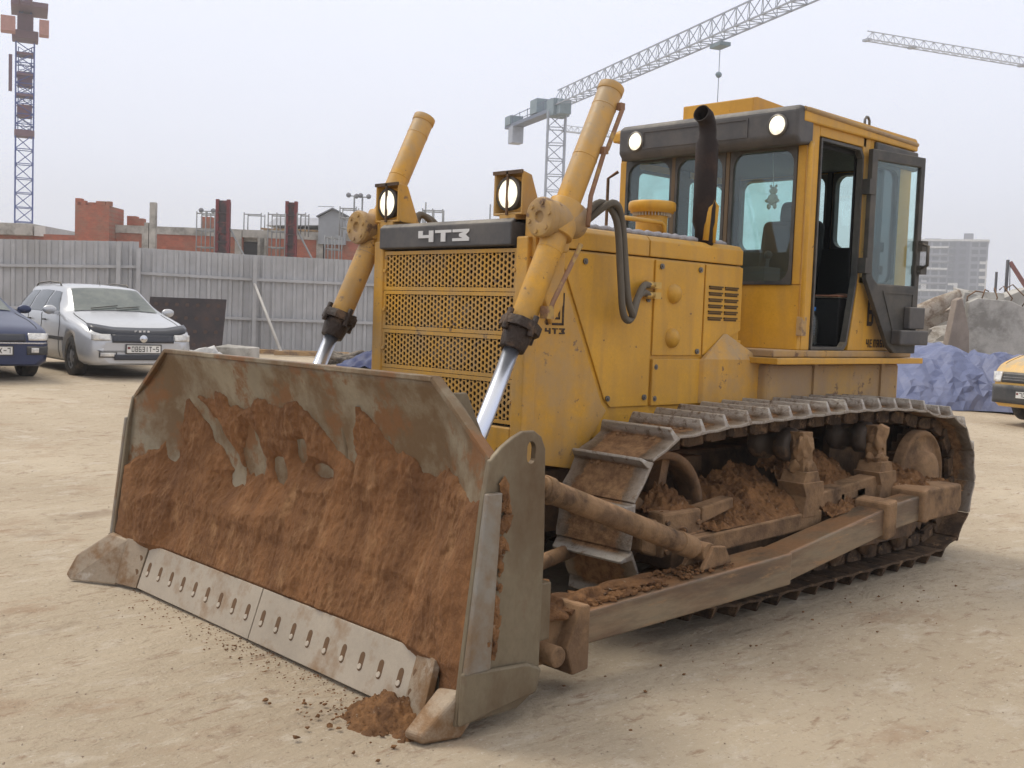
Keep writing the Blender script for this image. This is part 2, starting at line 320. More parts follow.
# ------------------------------------------------------------------ ground
def ground():
    b = B()
    def rng_(a, c, n, p=1.0): return [a+(c-a)*(i/n)**p for i in range(n+1)]
    xs = sorted(set([-700, -500, -400, -200, -100, -60] + [round(-40+i*1.0, 3) for i in range(34)] + [round(-6+i*.09, 3) for i in range(134)] + [8, 12, 20, 40, 80, 160, 300]))
    ys = sorted(set([-700, -500, -400, -200, -100, -60] + [round(-40+i*1.0, 3) for i in range(36)] + [round(-4+i*.09, 3) for i in range(96)] + [6, 9, 14, 25, 60, 160, 300]))
    V = []
    for x in xs:
        r = []
        for y in ys:
            z = zg(x, y) if y > -60 else .46
            if -40 < x < 8 and -40 < y < 6:
                q = Vector((x, y, 0)); near = 1
                z += .018*noise.noise(q*.45) + .009*noise.noise(q*1.7) + .004*noise.noise(q*5.3)
                # tyre and track ruts running past the machine on the right
                z -= .006*max(0, math.sin((x*.35+y)*5+1.2*noise.noise(q*.3)))*max(0, noise.noise(q*.25+Vector((5, 2, 0)))+.2)
            r.append(b.bm.verts.new((x, y, z-.012)))
        V.append(r)
    for i in range(len(xs)-1):
        for j in range(len(ys)-1):
            f = b.bm.faces.new((V[i][j], V[i+1][j], V[i+1][j+1], V[i][j+1])); f.smooth = True
    m = bpy.data.materials.new('packed_ground'); m.use_nodes = True; t = m.node_tree; L = t.links.new; p = t.nodes['Principled BSDF']
    p.inputs['Roughness'].default_value = .92; p.inputs['Specular IOR Level'].default_value = .15
    g = N(t, 'ShaderNodeNewGeometry')
    def noi(scale, det=6, rg=.6, st=(1, 1, 1), rz=0):
        mp = N(t, 'ShaderNodeMapping'); mp.inputs['Scale'].default_value = st; mp.inputs['Rotation'].default_value = (0, 0, rz); L(g.outputs['Position'], mp.inputs[0])
        n = N(t, 'ShaderNodeTexNoise'); n.inputs['Scale'].default_value = scale; n.inputs['Detail'].default_value = det; n.inputs['Roughness'].default_value = rg
        L(mp.outputs[0], n.inputs['Vector']); return n.outputs[0]
    def rg_(s, a, b_, lo=0, hi=1):
        r = N(t, 'ShaderNodeMapRange'); r.inputs['From Min'].default_value = a; r.inputs['From Max'].default_value = b_; r.inputs['To Min'].default_value = lo; r.inputs['To Max'].default_value = hi
        L(s, r.inputs[0]); return r.outputs[0]
    def mx_(f, a, b_):
        x = N(t, 'ShaderNodeMix', data_type='RGBA'); L(f, x.inputs[0])
        for s, i in ((a, 6), (b_, 7)):
            if isinstance(s, tuple): x.inputs[i].default_value = (*s, 1)
            else: L(s, x.inputs[i])
        return x.outputs[2]
    c = mx_(rg_(noi(.35, 8, .6), .38, .62), (.40, .33, .245), (.50, .425, .325))
    c = mx_(rg_(noi(.9, 9, .68, (1, 1.7, 1), rad(28)), .56, .74), c, (.33, .225, .15))      # reddish soil smears along the tracks
    c = mx_(rg_(noi(2.2, 8, .7, (1, 1.9, 1), rad(24)), .55, .70), c, (.54, .48, .40))        # pale lime dust
    c = mx_(rg_(noi(7, 9, .78), .55, .68), c, (.30, .225, .165))
    c = mx_(rg_(noi(14, 9, .8, (1, 2.2, 1), .5), .58, .66), c, (.56, .50, .43))
    c = mx_(rg_(noi(3.3, 9, .75, (1, 3.5, 1), rad(-58)), .57, .66), c, (.30, .215, .15))
    c = mx_(rg_(noi(45, 5, .8), .60, .70), c, (.62, .56, .48))
    c = mx_(rg_(noi(38, 5, .8, (1, 1, 1), .9), .61, .70), c, (.17, .13, .10))
    # damp dark patches
    c = mx_(rg_(noi(.55, 6, .6, (1, 1.4, 1), 1.9), .60, .70), c, (.27, .205, .15))
    L(c, p.inputs['Base Color'])
    bn = N(t, 'ShaderNodeBump'); bn.inputs['Strength'].default_value = .9; bn.inputs['Distance'].default_value = .02; L(noi(22, 10, .72), bn.inputs['Height'])
    b2_ = N(t, 'ShaderNodeBump'); b2_.inputs['Strength'].default_value = .55; b2_.inputs['Distance'].default_value = .06; L(noi(4, 6, .6, (1, 2, 1), rad(26)), b2_.inputs['Height']); L(bn.outputs[0], b2_.inputs['Normal'])
    L(b2_.outputs[0], p.inputs['Normal'])
    b.done('ground', m, recalc=False, kind='structure')
ground()

# ================================================================== BULLDOZER
D = thing('bulldozer', 'big dusty yellow bulldozer with raised lamps lit, open cab door and soil-caked blade', 'bulldozer')
ZP = 1.40   # platform height
# ---- engine bay
YS = .62
b = B(); b.box(-1.24, .53, -YS, YS, .95, 1.955)
b.done('engine_bay', YEL, D, .012)
b = B()   # top cowl with rounded edges
b.prism([(-.625, 1.96), (.625, 1.96), (.625, 2.05), (.60, 2.075), (.5, 2.092), (-.5, 2.092), (-.60, 2.075), (-.625, 2.05)], 'x', -1.24, -.345)
b.prism([(-.625, 1.96), (.625, 1.96), (.625, 2.05), (.60, 2.075), (.5, 2.092), (-.5, 2.092), (-.60, 2.075), (-.625, 2.05)], 'x', -.335, .54)
b.done('hood', YEL, D, .006)
# panel sheets on both sides (door sheets stand proud; dark seams between them)
for s in (1, -1):
    def sheet(pts, name='side_panel', th=.012, m=YEL):
        return B().prism(pts, 'y', s*YS, s*(YS+th)).done(name, m, D, .004)
    fr = sheet([(.60, 1.945), (.60, .86), (.22, .80), (-.02, 1.105), (.02, 1.14), (.41, 1.90), (.42, 1.945)], m=YELW)
    dr = sheet([(.395, 1.945), (.0, 1.165), (-.05, 1.12), (-.37, 1.12), (-.37, 1.945)], 'engine_door')
    d2 = sheet([(-.39, 1.945), (-.39, 1.405), (-.845, 1.405), (-.845, 1.945)], 'engine_door')
    d3 = sheet([(-.86, 1.945), (-.86, 1.405), (-1.235, 1.56), (-1.235, 1.945)], 'louvre_panel')
    lp = sheet([(-.39, 1.385), (-.39, 1.12), (-1.235, 1.12), (-1.235, 1.50), (-1.1, 1.505), (-.86, 1.385)], 'lower_panel', .02)
    for z in (1.76, 1.505):
        bb = B(); bb.lathe([(.058, 0), (.052, .018), (.036, .034), (.016, .042), (0, .044)], (-.56, s*(YS+.012) if s > 0 else 0, z), 'y', 24)
        if s < 0:
            for v in bb.bm.verts: v.co.y = -(YS+.012) - v.co.y
        bb.done('domed_boss', YEL, d2)
    for i in range(6):
        for x in (-.96, -1.12):
            z = 1.615+i*.037
            B().prism([(x-.065, z), (x+.065, z), (x+.065, z+.010), (x-.065, z+.010)], 'y', s*(YS+.0125), s*(YS+.0135)).prism(
                [(x-.067, z+.012), (x+.067, z+.012), (x+.067, z+.022), (x-.067, z+.022)], 'y', s*(YS+.012), s*(YS+.022)).done('louvre', MATS.get('louvre_dark') or mat('louvre_dark', (.10, .06, .02), .7), d3)
    for x, z, p_ in ((-.33, 1.17, dr), (-.02, 1.17, dr), (-.33, 1.72, dr), (.20, 1.90, dr), (-.44, 1.91, d2), (-.80, 1.91, d2), (-.80, 1.43, d2), (-.42, 1.34, lp), (-.86, 1.32, lp), (-.86, 1.20, lp), (-.42, 1.16, lp)):
        B().cyl((x, s*(YS+.01), z), (x, s*(YS+.022), z), .016, n=12).cyl((x, s*(YS+.02), z), (x, s*(YS+.028), z), .008, n=6).done('latch', RIM, p_)
# ---- front frame and grille
b = B()
b.box(.54, .63, -.64, -.555, .80, 2.0); b.box(.54, .63, .555, .64, .80, 2.0); b.box(.54, .63, -.555, .555, .80, 1.03)
b.done('grille_frame', YELW, D, .008)
gx = .615
rowz = [(1.722, 1.942), (1.500, 1.719), (1.278, 1.497), (1.045, 1.275)]
def grille_row(z0, z1):
    b = B(); nx, nz = 18, 12; Y0, Y1 = -.555, .555; mg = .018
    dy = (Y1-Y0-2*mg)/(nx+.5); dz = (z1-z0-2*mg)/nz; r = .0112
    ca = (dy*dy/4+dz*dz)/dy; aa = ((dy*dy/4+dz*dz)/2-dz*dz)/(dy/2)
    cell = [(ca, 0), (aa, dz), (-aa, dz), (-ca, 0), (-aa, -dz), (aa, -dz)]
    out = []
    for k in range(6):
        p_, q_ = cell[k], cell[(k+1) % 6]; out += [p_, ((p_[0]+q_[0])/2, (p_[1]+q_[1])/2)]
    for j in range(nz):
        for i in range(nx + (0 if j % 2 else 1)):
            cy = Y0+mg+(i+(.5 if j % 2 else 0))*dy+dy*.25; cz = z0+mg+(j+.5)*dz
            vo = []; vi = []; vb = []
            for y_, z_ in out:
                l_ = math.hypot(y_, z_); f_ = r/l_
                vo.append(b.bm.verts.new((gx, cy+y_, cz+z_))); vi.append(b.bm.verts.new((gx, cy+y_*f_, cz+z_*f_*1.06))); vb.append(b.bm.verts.new((gx-.006, cy+y_*f_, cz+z_*f_*1.06)))
            for k in range(12):
                k2 = (k+1) % 12
                b.bm.faces.new((vo[k], vo[k2], vi[k2], vi[k])); b.bm.faces.new((vi[k], vi[k2], vb[k2], vb[k]))
    M2 = .020
    b.ring([(Y0, z0), (Y1, z0), (Y1, z1), (Y0, z1)], [(Y0+M2, z0+M2), (Y1-M2, z0+M2), (Y1-M2, z1-M2), (Y0+M2, z1-M2)], 'x', gx-.008, gx+.003)
    for y in (Y0+.014, Y1-.014):
        b.cyl((gx, y, (z0+z1)/2), (gx+.014, y, (z0+z1)/2), .010, n=10)
    return b
for z0, z1 in rowz: grille_row(z0, z1).done('grille_panel', YELW, D, recalc=False)
b = B(); b.box(.532, .55, -.55, .55, 1.03, 1.95)
for k in range(44): y = -.54+k*.0247; b.box(.55, .56, y, y+.006, 1.03, 1.95)
b.done('radiator', GRASSY, D)
b = B(); b.lathe([(.02, 0), (.03, .02), (.0, .03)], (.565, 0, 1.5), 'x')
for k in range(8):
    a = rad(k*45); b.obox((.572, .11*math.cos(a), 1.5+.11*math.sin(a)), (.01, .2, .06), (a, 0, 0))
b.done('fan', mat('fan_grey', (.16, .16, .17), .6), D)
# name plate
pl = B().prism([(.61, 1.952), (.645, 1.957), (.645, 2.075), (.62, 2.095), (.50, 2.105), (.50, 1.952)], 'y', -.575, .53).done('name_plate', GRYP, D, .008)
def letters(strokes, x, y0, z0, w, h, adv, m, parent, th=.004, ax='x', sgn=1, name='lettering'):
    """strokes: list of glyphs, each a list of polygons in a unit cell"""
    b = B()
    for k, gph in enumerate(strokes):
        for q in gph:
            pts = [(y0+sgn*(k*adv+px*w), z0+pz*h) for px, pz in q]
            b.prism(pts, ax, x, x+th)
    return b.done(name, m, parent)
Lch = [[(0, 1), (.28, 1), (.28, .62), (.68, .62), (.68, 1), (.96, 1), (.96, 0), (.68, 0), (.68, .36), (.0, .36)]]
Lt = [[(0, 1), (1, 1), (1, .76), (.64, .76), (.64, 0), (.36, 0), (.36, .76), (0, .76)]]
Lz = [[(0, 1), (1, 1), (1, .80), (.80, .52), (1, .24), (1, 0), (0, 0), (0, .24), (.62, .24), (.40, .40), (.40, .62), (.66, .76), (0, .76)]]
letters([Lch, Lt, Lz], .6462, -.21, 1.985, .135, .062, .145, WHT, pl)
# ---- lamp boxes over the front corners
for s in (1, -1):
    cy = .47 if s > 0 else -.545
    b = B(); y0, y1 = cy-.108, cy+.108; x0, x1 = .44, .62; z0, z1 = 2.11, 2.33
    # tapered shell, open to the front
    b.poly([(x1, y0, z0), (x1, y1, z0), (x1, y1, z1), (x1, y0, z1), (x0, y0+.03, z0), (x0, y1-.03, z0), (x0+.09, y1-.03, z1-.01), (x0+.09, y0+.03, z1-.01),
            (x1, y0+.012, z0+.012), (x1, y1-.012, z0+.012), (x1, y1-.012, z1-.012), (x1, y0+.012, z1-.012), (x1-.08, y0+.03, z0+.012), (x1-.08, y1-.03, z0+.012), (x1-.08, y1-.03, z1-.02), (x1-.08, y0+.03, z1-.02)],
           [(0, 1, 5, 4), (1, 2, 6, 5), (2, 3, 7, 6), (3, 0, 4, 7), (4, 5, 6, 7), (0, 1, 9, 8), (1, 2, 10, 9), (2, 3, 11, 10), (3, 0, 8, 11), (8, 9, 13, 12), (9, 10, 14, 13), (10, 11, 15, 14), (11, 8, 12, 15), (12, 13, 14, 15)])
    b.box(.46, .62, cy-.06, cy+.06, 2.07, 2.12)
    hs = b.done('lamp_housing', YELW, D, .004)
    B().lathe([(.078, -.04), (.088, .0), (.088, .010), (.074, .014)], (x1-.018, cy-.01, 2.22), 'x', 28).done('lamp_ring', BLK, hs)
    B().lathe([(.075, .0), (.06, .010), (.035, .018), (0, .022)], (x1-.014, cy-.01, 2.22), 'x', 28).done('lamp_lens', LENS, hs)
    B().box(x1+.0, x1+.010, cy-.006, cy+.006, z0, z1).box(x1, x1+.010, y0, y1, z1-.014, z1+.004).done('guard_bar', RUST, hs)
# ---- lift cylinders, brackets
for s in (1, -1):
    Y = s*.76
    top = Vector((.19, Y, 2.79)); gl = Vector((.775, Y, 1.555)); dn = (gl-top).normalized()
    tr = top + dn*.78
    c = thing  # keep the name free
    cyl = B().cyl(top, gl, .064, n=32).cyl(top-dn*.004, top+dn*.04, .068, n=32).cyl(tr-dn*.09, tr+dn*.09, .088, n=32)
    for t_ in (.12, .42, .95): cyl.cyl(top+dn*t_, top+dn*(t_+.010), .066, n=32)
    lc = cyl.done('lift_cylinder', YELW, D, .006)
    g = B().cyl(gl-dn*.02, gl+dn*.03, .105, n=8).cyl(gl+dn*.03, gl+dn*.13, .078, .062, n=20)
    for k in range(4):
        a = rad(45+90*k); u = dn.orthogonal().normalized(); v = dn.cross(u); q = gl + (u*math.cos(a)+v*math.sin(a))*.09
        g.cyl(q-dn*.05, q+dn*.06, .016, n=8)
    g.done('gland', mat('oily_soil', (.035, .022, .016), .5, c2=(.15, .09, .05), mask=(9, .52, .66), bump=.6, bscale=60), lc, .004)
    end = Vector((1.36, Y, .50)); end = gl + dn*1.12
    B().cyl(gl+dn*.12, end, .040, n=28).done('rod', CHROME, lc)
    B().cyl(end-Vector((0, .05, 0)), end+Vector((0, .05, 0)), .075, n=20).done('rod_eye', RUST, lc)
    B().box(end.x-.03, end.x+.25, Y-.10, Y-.06, end.z-.09, end.z+.09).box(end.x-.03, end.x+.25, Y+.06, Y+.10, end.z-.09, end.z+.09).done('rod_bracket', RUST, D, .008)
    # feed pipe along the barrel on its rear side
    side = Vector((-.5, s*.85, -.2)); side = (side-dn*side.dot(dn)).normalized()
    pb = B().tube([top+dn*.10+side*.06, top+dn*.12+side*.095, top+dn*.35+side*.095, top+dn*.37+side*.085, top+dn*.62+side*.10, tr+side*.14], .012, 8)
    for t_ in (.10, .36): pb.obox(top+dn*t_+side*.08, (.034, .034, .035))
    pb.tube([tr+dn*.10+side*.14, tr+dn*.42+side*.11, gl-dn*.12+side*.11, gl-dn*.08+side*.08], .012, 8).obox(gl-dn*.1+side*.1, (.045, .05, .06))
    pb.done('feed_pipe', mat('pipe_brown', (.22, .12, .07), .6, c2=(.4, .26, .08), mask=(9, .5, .6)), lc)
    # swivel: round bearing cap faces forward, bolted into the bracket
    cap = B().cyl(tr+Vector((-.11, 0, 0)), tr+Vector((.13, -s*0.0, 0)), .088, n=28).lathe([(.096, 0), (.100, .03), (.092, .045), (.03, .045), (.028, .03), (0, .03)], tr+Vector((.11, 0, 0)), 'x', 32)
    cp = cap.done('bearing_cap', YELD, lc, .003)
    for k in range(6):
        a = rad(60*k+15); q = tr+Vector((.15, .070*math.cos(a), .070*math.sin(a))); B().cyl(q, q+Vector((.014, 0, 0)), .012, n=6).done('bolt', YELD, cp)
    # carrying bracket from hood corner out to the swivel
    yb0, yb1 = (s*.58, s*.665)
    B().prism([(.60, 2.11), (.38, 2.11), (.38, 1.66), (.46, 1.56), (.60, 1.86)], 'y', min(yb0, yb1), max(yb0, yb1)).prism(
        [(.58, 2.15), (.40, 2.15), (.40, 1.93), (.58, 1.92)], 'y', min(s*.655, s*.71), max(s*.655, s*.71)).done('cylinder_bracket', YELW, D, .012)
    # hoses
    hb = B()
    for k, (o1, o2) in enumerate(((0, 0), (.045, .035))):
        P0 = Vector((.32-o1, s*.70, 2.10)); P3 = Vector((-.30, s*.66, 1.80-o2*1.6))
        pts = []
        ctrl = [P0, Vector((.22-o1, s*(.74+o1), 2.2)), Vector((.10-o1, s*.75, 2.12)), Vector((.05-o1, s*.75, 1.85)), Vector((.02-o1, s*.75, 1.66+o1)), Vector((-.03-o1, s*.74, 1.60+o1*.7)), Vector((-.10, s*.72, 1.62+o1*.5)), Vector((-.16, s*.70, 1.72)), Vector((-.23, s*.68, 1.79-o2)), P3]
        for i in range(len(ctrl)-1):
            p0 = ctrl[max(i-1, 0)]; p1 = ctrl[i]; p2 = ctrl[i+1]; p3 = ctrl[min(i+2, len(ctrl)-1)]
            for tt in range(5):
                t_ = tt/5; pts.append(.5*((2*p1)+(p2-p0)*t_+(2*p0-5*p1+4*p2-p3)*t_**2+(3*p1-p0-3*p2+p3)*t_**3))
        pts.append(P3); hb.tube(pts, .019, 10)
    hb.done('hydraulic_hose', HOSE, D)
    fb = B()
    for dz in (0, -.057): fb.cyl((-.27, s*.66, 1.80+dz), (-.345, s*.655, 1.80+dz), .023, n=6).box(-.40, -.34, min(s*.62, s*.67), max(s*.62, s*.67), 1.782+dz, 1.818+dz)
    fb.done('hose_fitting', BRASS, D)
# emblem on the front side panel
emb = B(); E0 = Vector((.475, YS+.0125, 1.56))
def eb(x0, x1, z0, z1): emb.box(E0.x-x1, E0.x-x0, E0.y, E0.y+.003, E0.z+z0, E0.z+z1)
eb(.03, .125, .155, .168); eb(.118, .130, .0, .168); eb(.0, .018, 0, .012); eb(.045, .13, 0, .012)
eb(.01, .075, .125, .136); eb(.064, .075, .10, .136); eb(.045, .055, .03, .105); eb(.0, .10, .072, .083); eb(.09, .10, .03, .083); eb(.045, .10, .03, .041); eb(.0, .012, .03, .08); eb(.02, .03, .09, .115)
emb.done('emblem', LET, D)
b = B()
for k, G in enumerate((Lch, Lt, Lz)):
    for q in G: b.prism([(.48-k*.052-px*.042, 1.515+pz*.030) for px, pz in q], 'y', YS+.0125, YS+.0155)
b.done('lettering', LET, D)
# ---- on the hood: braided cover, handrail, precleaner, exhaust
b = B(); pts = []
for i in range(60):
    t_ = i/59; pts.append((.30-1.5*t_, .50+.06*math.sin(t_*3), 2.093+.004*math.sin(i*1.9)))
b.tube(pts, [.017 if i % 2 else .0145 for i in range(60)], 10); b.done('braided_pipe', BGREY, D)
b = B().tube([(-.28, .45, 2.09), (-.29, .45, 2.165), (-.32, .45, 2.18), (-.64, .45, 2.18), (-.67, .45, 2.165), (-.68, .45, 2.09)], .014, 10); b.done('handrail', YEL, D)
B().tube([(-.95, .60, 2.08), (-.97, .60, 2.30), (-.93, .60, 2.33), (-.90, .60, 2.28), (-.88, .60, 2.09)], .018, 10).done('handrail', YEL, D)
B().cyl((-.70, .33, 2.08), (-.70, .33, 2.26), .095, n=32).done('air_intake', YEL, D, .004)
pc = B().lathe([(0, .098), (.125, .098), (.136, .094), (.142, .085), (.142, .046), (.13, .042), (.13, .03), (0, .03)], (-.70, .33, 2.215), 'z', 36); pc.done('precleaner', YEL, D)
b = B()
for k in range(36):
    a = rad(10*k); b.obox((-.70+.105*math.cos(a), .33+.105*math.sin(a), 2.235), (.02, .004, .02), (0, 0, a))
b.done('intake_louvre', mat('pale_mesh', (.5, .48, .42), .6), D)
EXM = mat('exhaust_iron', (.022, .015, .014), .7, .3, c2=(.05, .028, .02), mask=(6, .5, .7))
b = B().tube([(-.92, .56, 2.05), (-.92, .555, 2.16), (-.92, .55, 2.20), (-.92, .55, 2.66), (-.92, .55, 2.70), (-.92, .55, 2.74), (-.912, .55, 2.785), (-.885, .553, 2.82), (-.835, .558, 2.835)],
             [.055, .055, .068, .068, .052, .052, .052, .052, .052], 28, cap=False)
ex = b.done('exhaust_stack', EXM, D, recalc=False)
ex.modifiers.new('solid', 'SOLIDIFY').thickness = .006
# ---- platform, tanks, belly
b = B(); b.box(-3.09, -1.22, -.9, .92, 1.365, 1.405); b.done('platform', YEL, D, .006)
b = B(); b.box(-3.02, -1.26, -.86, .86, 1.408, 1.45); b.done('sill', YELD, D, .006)
b = B(); b.box(-2.98, -1.30, -.62, .80, 1.02, 1.364); b.done('fuel_tank', YELD, D, .03, seg=3)
for sx in (-2.74, -1.86): B().box(sx, sx+.045, .80, .815, 1.03, 1.36).done('tank_strap', YELD, D)
b = B(); b.poly([(-.82, .635, 1.375), (-1.33, .635, 1.40), (-1.33, .74, 1.385), (-.84, .665, 1.385), (-1.06, .635, 1.54), (-1.09, .635, 1.54), (-.82, .635, 1.12), (-1.33, .635, 1.12), (-1.33, .74, 1.12), (-.84, .665, 1.12)],
       [(0, 3, 4), (3, 2, 5, 4), (2, 1, 5), (0, 4, 5, 1), (0, 6, 9, 3), (3, 9, 8, 2), (2, 8, 7, 1), (6, 7, 8, 9), (0, 1, 7, 6)])
b.done('fender_cover', YELW, D, .006)
b = B(); b.box(-3.15, .50, -.42, .42, .42, .80); b.box(.3, .62, -.50, .50, .45, .8); b.box(-3.2, -2.6, -.66, .66, .40, 1.05); b.done('belly', RUST, D, .02)
b = B().box(-1.0, .4, -.56, .56, .70, .79); b.done('sump_guard', RUST, D)

# ---- cab
CX0, CX1, CY0, CY1, CZ0, CZ1 = -2.95, -1.58, -.70, .82, 1.45, 2.88
# front wall with three window openings
ymul = [-.70, -.235, .255, .82]
b = B()
zw0, zw1 = 1.86, 2.73
b.box(-1.62, CX1, CY0, CY1, CZ0, zw0); b.box(-1.62, CX1, CY0, CY1, zw1, CZ1)
for y, wd in ((-.70, .06), (.76, .06)): b.box(-1.62, CX1+.004, y, y+wd, zw0, zw1)
# side wall (dozer's left): pillar, opening, rear part with window
b.box(-1.72, -1.622, .78, .822, CZ0, CZ1)                                    # front door pillar
b.box(-2.30, -1.72, .78, .822, 2.80, CZ1)                                    # over the door
b.box(-2.36, -2.26, .78, .822, 1.9, CZ1)                                     # rear door pillar
b.prism([(-2.20, CZ0), (-2.30, 1.95), (-2.36, 1.95), (-2.36, 1.90), (CX0, 1.90), (CX0, CZ0)], 'y', .78, .822)
b.box(-2.80, -2.36, .78, .822, 2.72, CZ1); b.box(CX0, -2.78, .78, .822, 1.90, CZ1)
# far side wall with two windows
b.box(CX0, CX1, CY0, CY0+.04, CZ0, 1.92); b.box(CX0, CX1, CY0, CY0+.04, 2.70, CZ1)
for x0, x1 in ((-1.72, -1.58), (-2.32, -2.22), (-2.95, -2.84)): b.box(x0, x1, CY0, CY0+.04, 1.92, 2.70)
# rear wall
b.box(CX0, CX0+.04, CY0, CY1, CZ0, 2.17); b.box(CX0, CX0+.04, CY0, CY1, 2.74, CZ1)
for y0, y1 in ((-.70, -.6), (.19, .24), (.72, .82)): b.box(CX0, CX0+.04, y0, y1, 2.17, 2.74)
cab = b.done('cab_shell', YEL, D, .006)
# dark lining inside
b = B(); b.box(-2.90, -1.64, -.655, .775, 2.745, 2.86); b.box(-2.905, -1.63, -.655, -.645, 1.46, 1.93); b.box(-2.905, -2.88, -.645, .77, 1.46, 2.18); b.box(-2.905, -2.88, .20, .235, 2.18, 2.745); b.box(-2.905, -2.88, .73, .776, 2.18, 2.745); b.box(-2.905, -2.88, -.645, -.59, 2.18, 2.745);
for x0, x1 in ((-1.73, -1.64), (-2.33, -2.21), (-2.88, -2.83)): b.box(x0, x1, -.658, -.65, 1.93, 2.745)
b.box(-2.37, -2.25, .765, .777, 1.9, 2.745); b.box(-2.88, -2.77, .765, .777, 1.9, 2.745); b.box(-1.70, -1.64, .765, .777, 1.9, 2.745); b.box(-1.65, -1.63, -.645, .77, 1.46, 1.88); b.box(-2.9, -1.65, -.645, .77, 1.452, 1.475); b.box(-2.88, -2.30, .765, .777, 1.475, 1.9)
b.done('cab_lining', DARK, D)
# black frames with rounded corners
def winframe(ax, pos, a0, a1, z0, z1, parent=None, gm=GLS, t=.022, r=.09, th=.03, m=None):
    m = m or BLK
    parent = parent or cab
    o_ = rrect(a0, a1, z0, z1, .012); i_ = rrect(a0+t, a1-t, z0+t, z1-t, r)
    f = B().ring(o_, i_, ax, pos-th/2, pos+th/2).done('window_frame', m, parent)
    g = B().prism(rrect(a0+t*.5, a1-t*.5, z0+t*.5, z1-t*.5, r), ax, pos-.003, pos+.003).done('window_glass', gm, f)
    return f
for y0, y1 in ((-.64, -.22), (-.20, .22), (.26, .76)): winframe('x', -1.585, y0, y1, zw0, zw1)
for y in (-.225, .225): B().box(-1.60, -1.568, y, y+.03, zw0, zw1).done('window_post', mat('post_brown', (.14, .10, .06), .7), cab, .004)
winframe('y', CY0+.02, -2.22, -1.72, 1.92, 2.70, r=.07); winframe('y', CY0+.02, -2.84, -2.32, 1.92, 2.70, r=.07)
winframe('x', CX0+.022, -.60, .19, 2.17, 2.74, r=.07, t=.02, th=.06); winframe('x', CX0+.022, .24, .72, 2.17, 2.74, r=.07, t=.02, th=.06)
winframe('y', .80, -2.78, -2.36, 1.90, 2.72, r=.08, gm=GLD, th=.05)
# door seal
dpts = [(-1.725, 1.455), (-1.725, 2.79), (-2.22, 2.79), (-2.262, 2.74), (-2.262, 1.93), (-2.17, 1.49), (-2.13, 1.455)]
dc = (-1.98, 2.1)
inn = [(x+(.018 if x < dc[0] else -.018), z+(.018 if z < dc[1] else -.018)) for x, z in dpts]
B().ring(dpts, inn, 'y', .79, .832).done('door_seal', BLK, cab)
# roof, visor, box, ring, antenna
b = B(); b.prism([(CX0-.03, 2.86), (-1.50, 2.86), (-1.50, 2.925), (-1.56, 2.955), (CX0, 2.945), (CX0-.03, 2.92)], 'y', CY0-.02, CY1+.025); roof = b.done('roof', YEL, D, .01)
B().cyl((CX0-.02, CY1+.02, 2.905), (-1.5, CY1+.02, 2.935), .016, n=10).done('rain_gutter', YELD, roof)
b = B(); b.prism([(-1.62, 2.955), (-1.47, 2.955), (-1.43, 2.93), (-1.43, 2.76), (-1.47, 2.715), (-1.62, 2.73)], 'y', CY0+.10, CY1+.02); vis = b.done('visor', GRYP, D, .02, seg=3)
B().ring([(-.38, 2.78), (.48, 2.78), (.48, 2.90), (-.38, 2.90)], [(-.37, 2.79), (.47, 2.79), (.47, 2.89), (-.37, 2.89)], 'x', -1.431, -1.424).done('visor_rib', GRYP, vis)
for y in (-.44, .70):
    B().lathe([(.070, 0), (.070, .012), (.060, .016)], (-1.43, y, 2.835), 'x', 28).done('lamp_ring', RIM, vis)
    B().lathe([(.061, .0), (.05, .012), (.03, .018), (0, .021)], (-1.425, y, 2.835), 'x', 28).done('lamp_lens', LENS, vis)
b = B(); b.prism([(-2.5, 2.95), (-1.72, 2.95), (-1.72, 3.10), (-1.77, 3.112), (-2.5, 3.08)], 'y', -.27, .31); b.done('roof_box', YEL, D, .006)
B().tube([(-2.30, .80, 2.93), (-2.30, .80, 2.99), (-2.32, .80, 3.01), (-2.34, .80, 3.01), (-2.36, .80, 2.99), (-2.36, .80, 2.93)], .009, 8).done('lifting_eye', RIM, roof)
b = B(); b.box(CX0-.025, -2.40, .80, .845, 2.72, 2.855); b.box(CX0-.045, CX0, .3, .845, 2.72, 2.855); b.done('rear_trim', BLK, D, .012)
# far-side mirror and near grab rail
B().tube([(-1.60, -.74, 2.0), (-1.56, -.80, 2.05), (-1.56, -.80, 2.62), (-1.60, -.74, 2.67)], .012, 8).done('grab_rail', RUST, D)
B().tube([(-1.60, .84, 1.62), (-1.575, .85, 1.66), (-1.575, .85, 2.70), (-1.60, .84, 2.74)], .017, 10).done('grab_rail', YEL, D)
B().box(-1.62, -1.56, .82, .86, 1.54, 1.66).done('rail_foot', YELD, D, .004)
B().ring(rrect(-2.72, -2.58, 2.22, 2.50, .02), rrect(-2.70, -2.60, 2.24, 2.48, .015), 'y', -.80, -.78).cyl((-2.65, -.79, 2.24), (-2.65, -.70, 2.1), .008).done('mirror', mat('mirror_blue', (.02, .03, .10), .3), D)
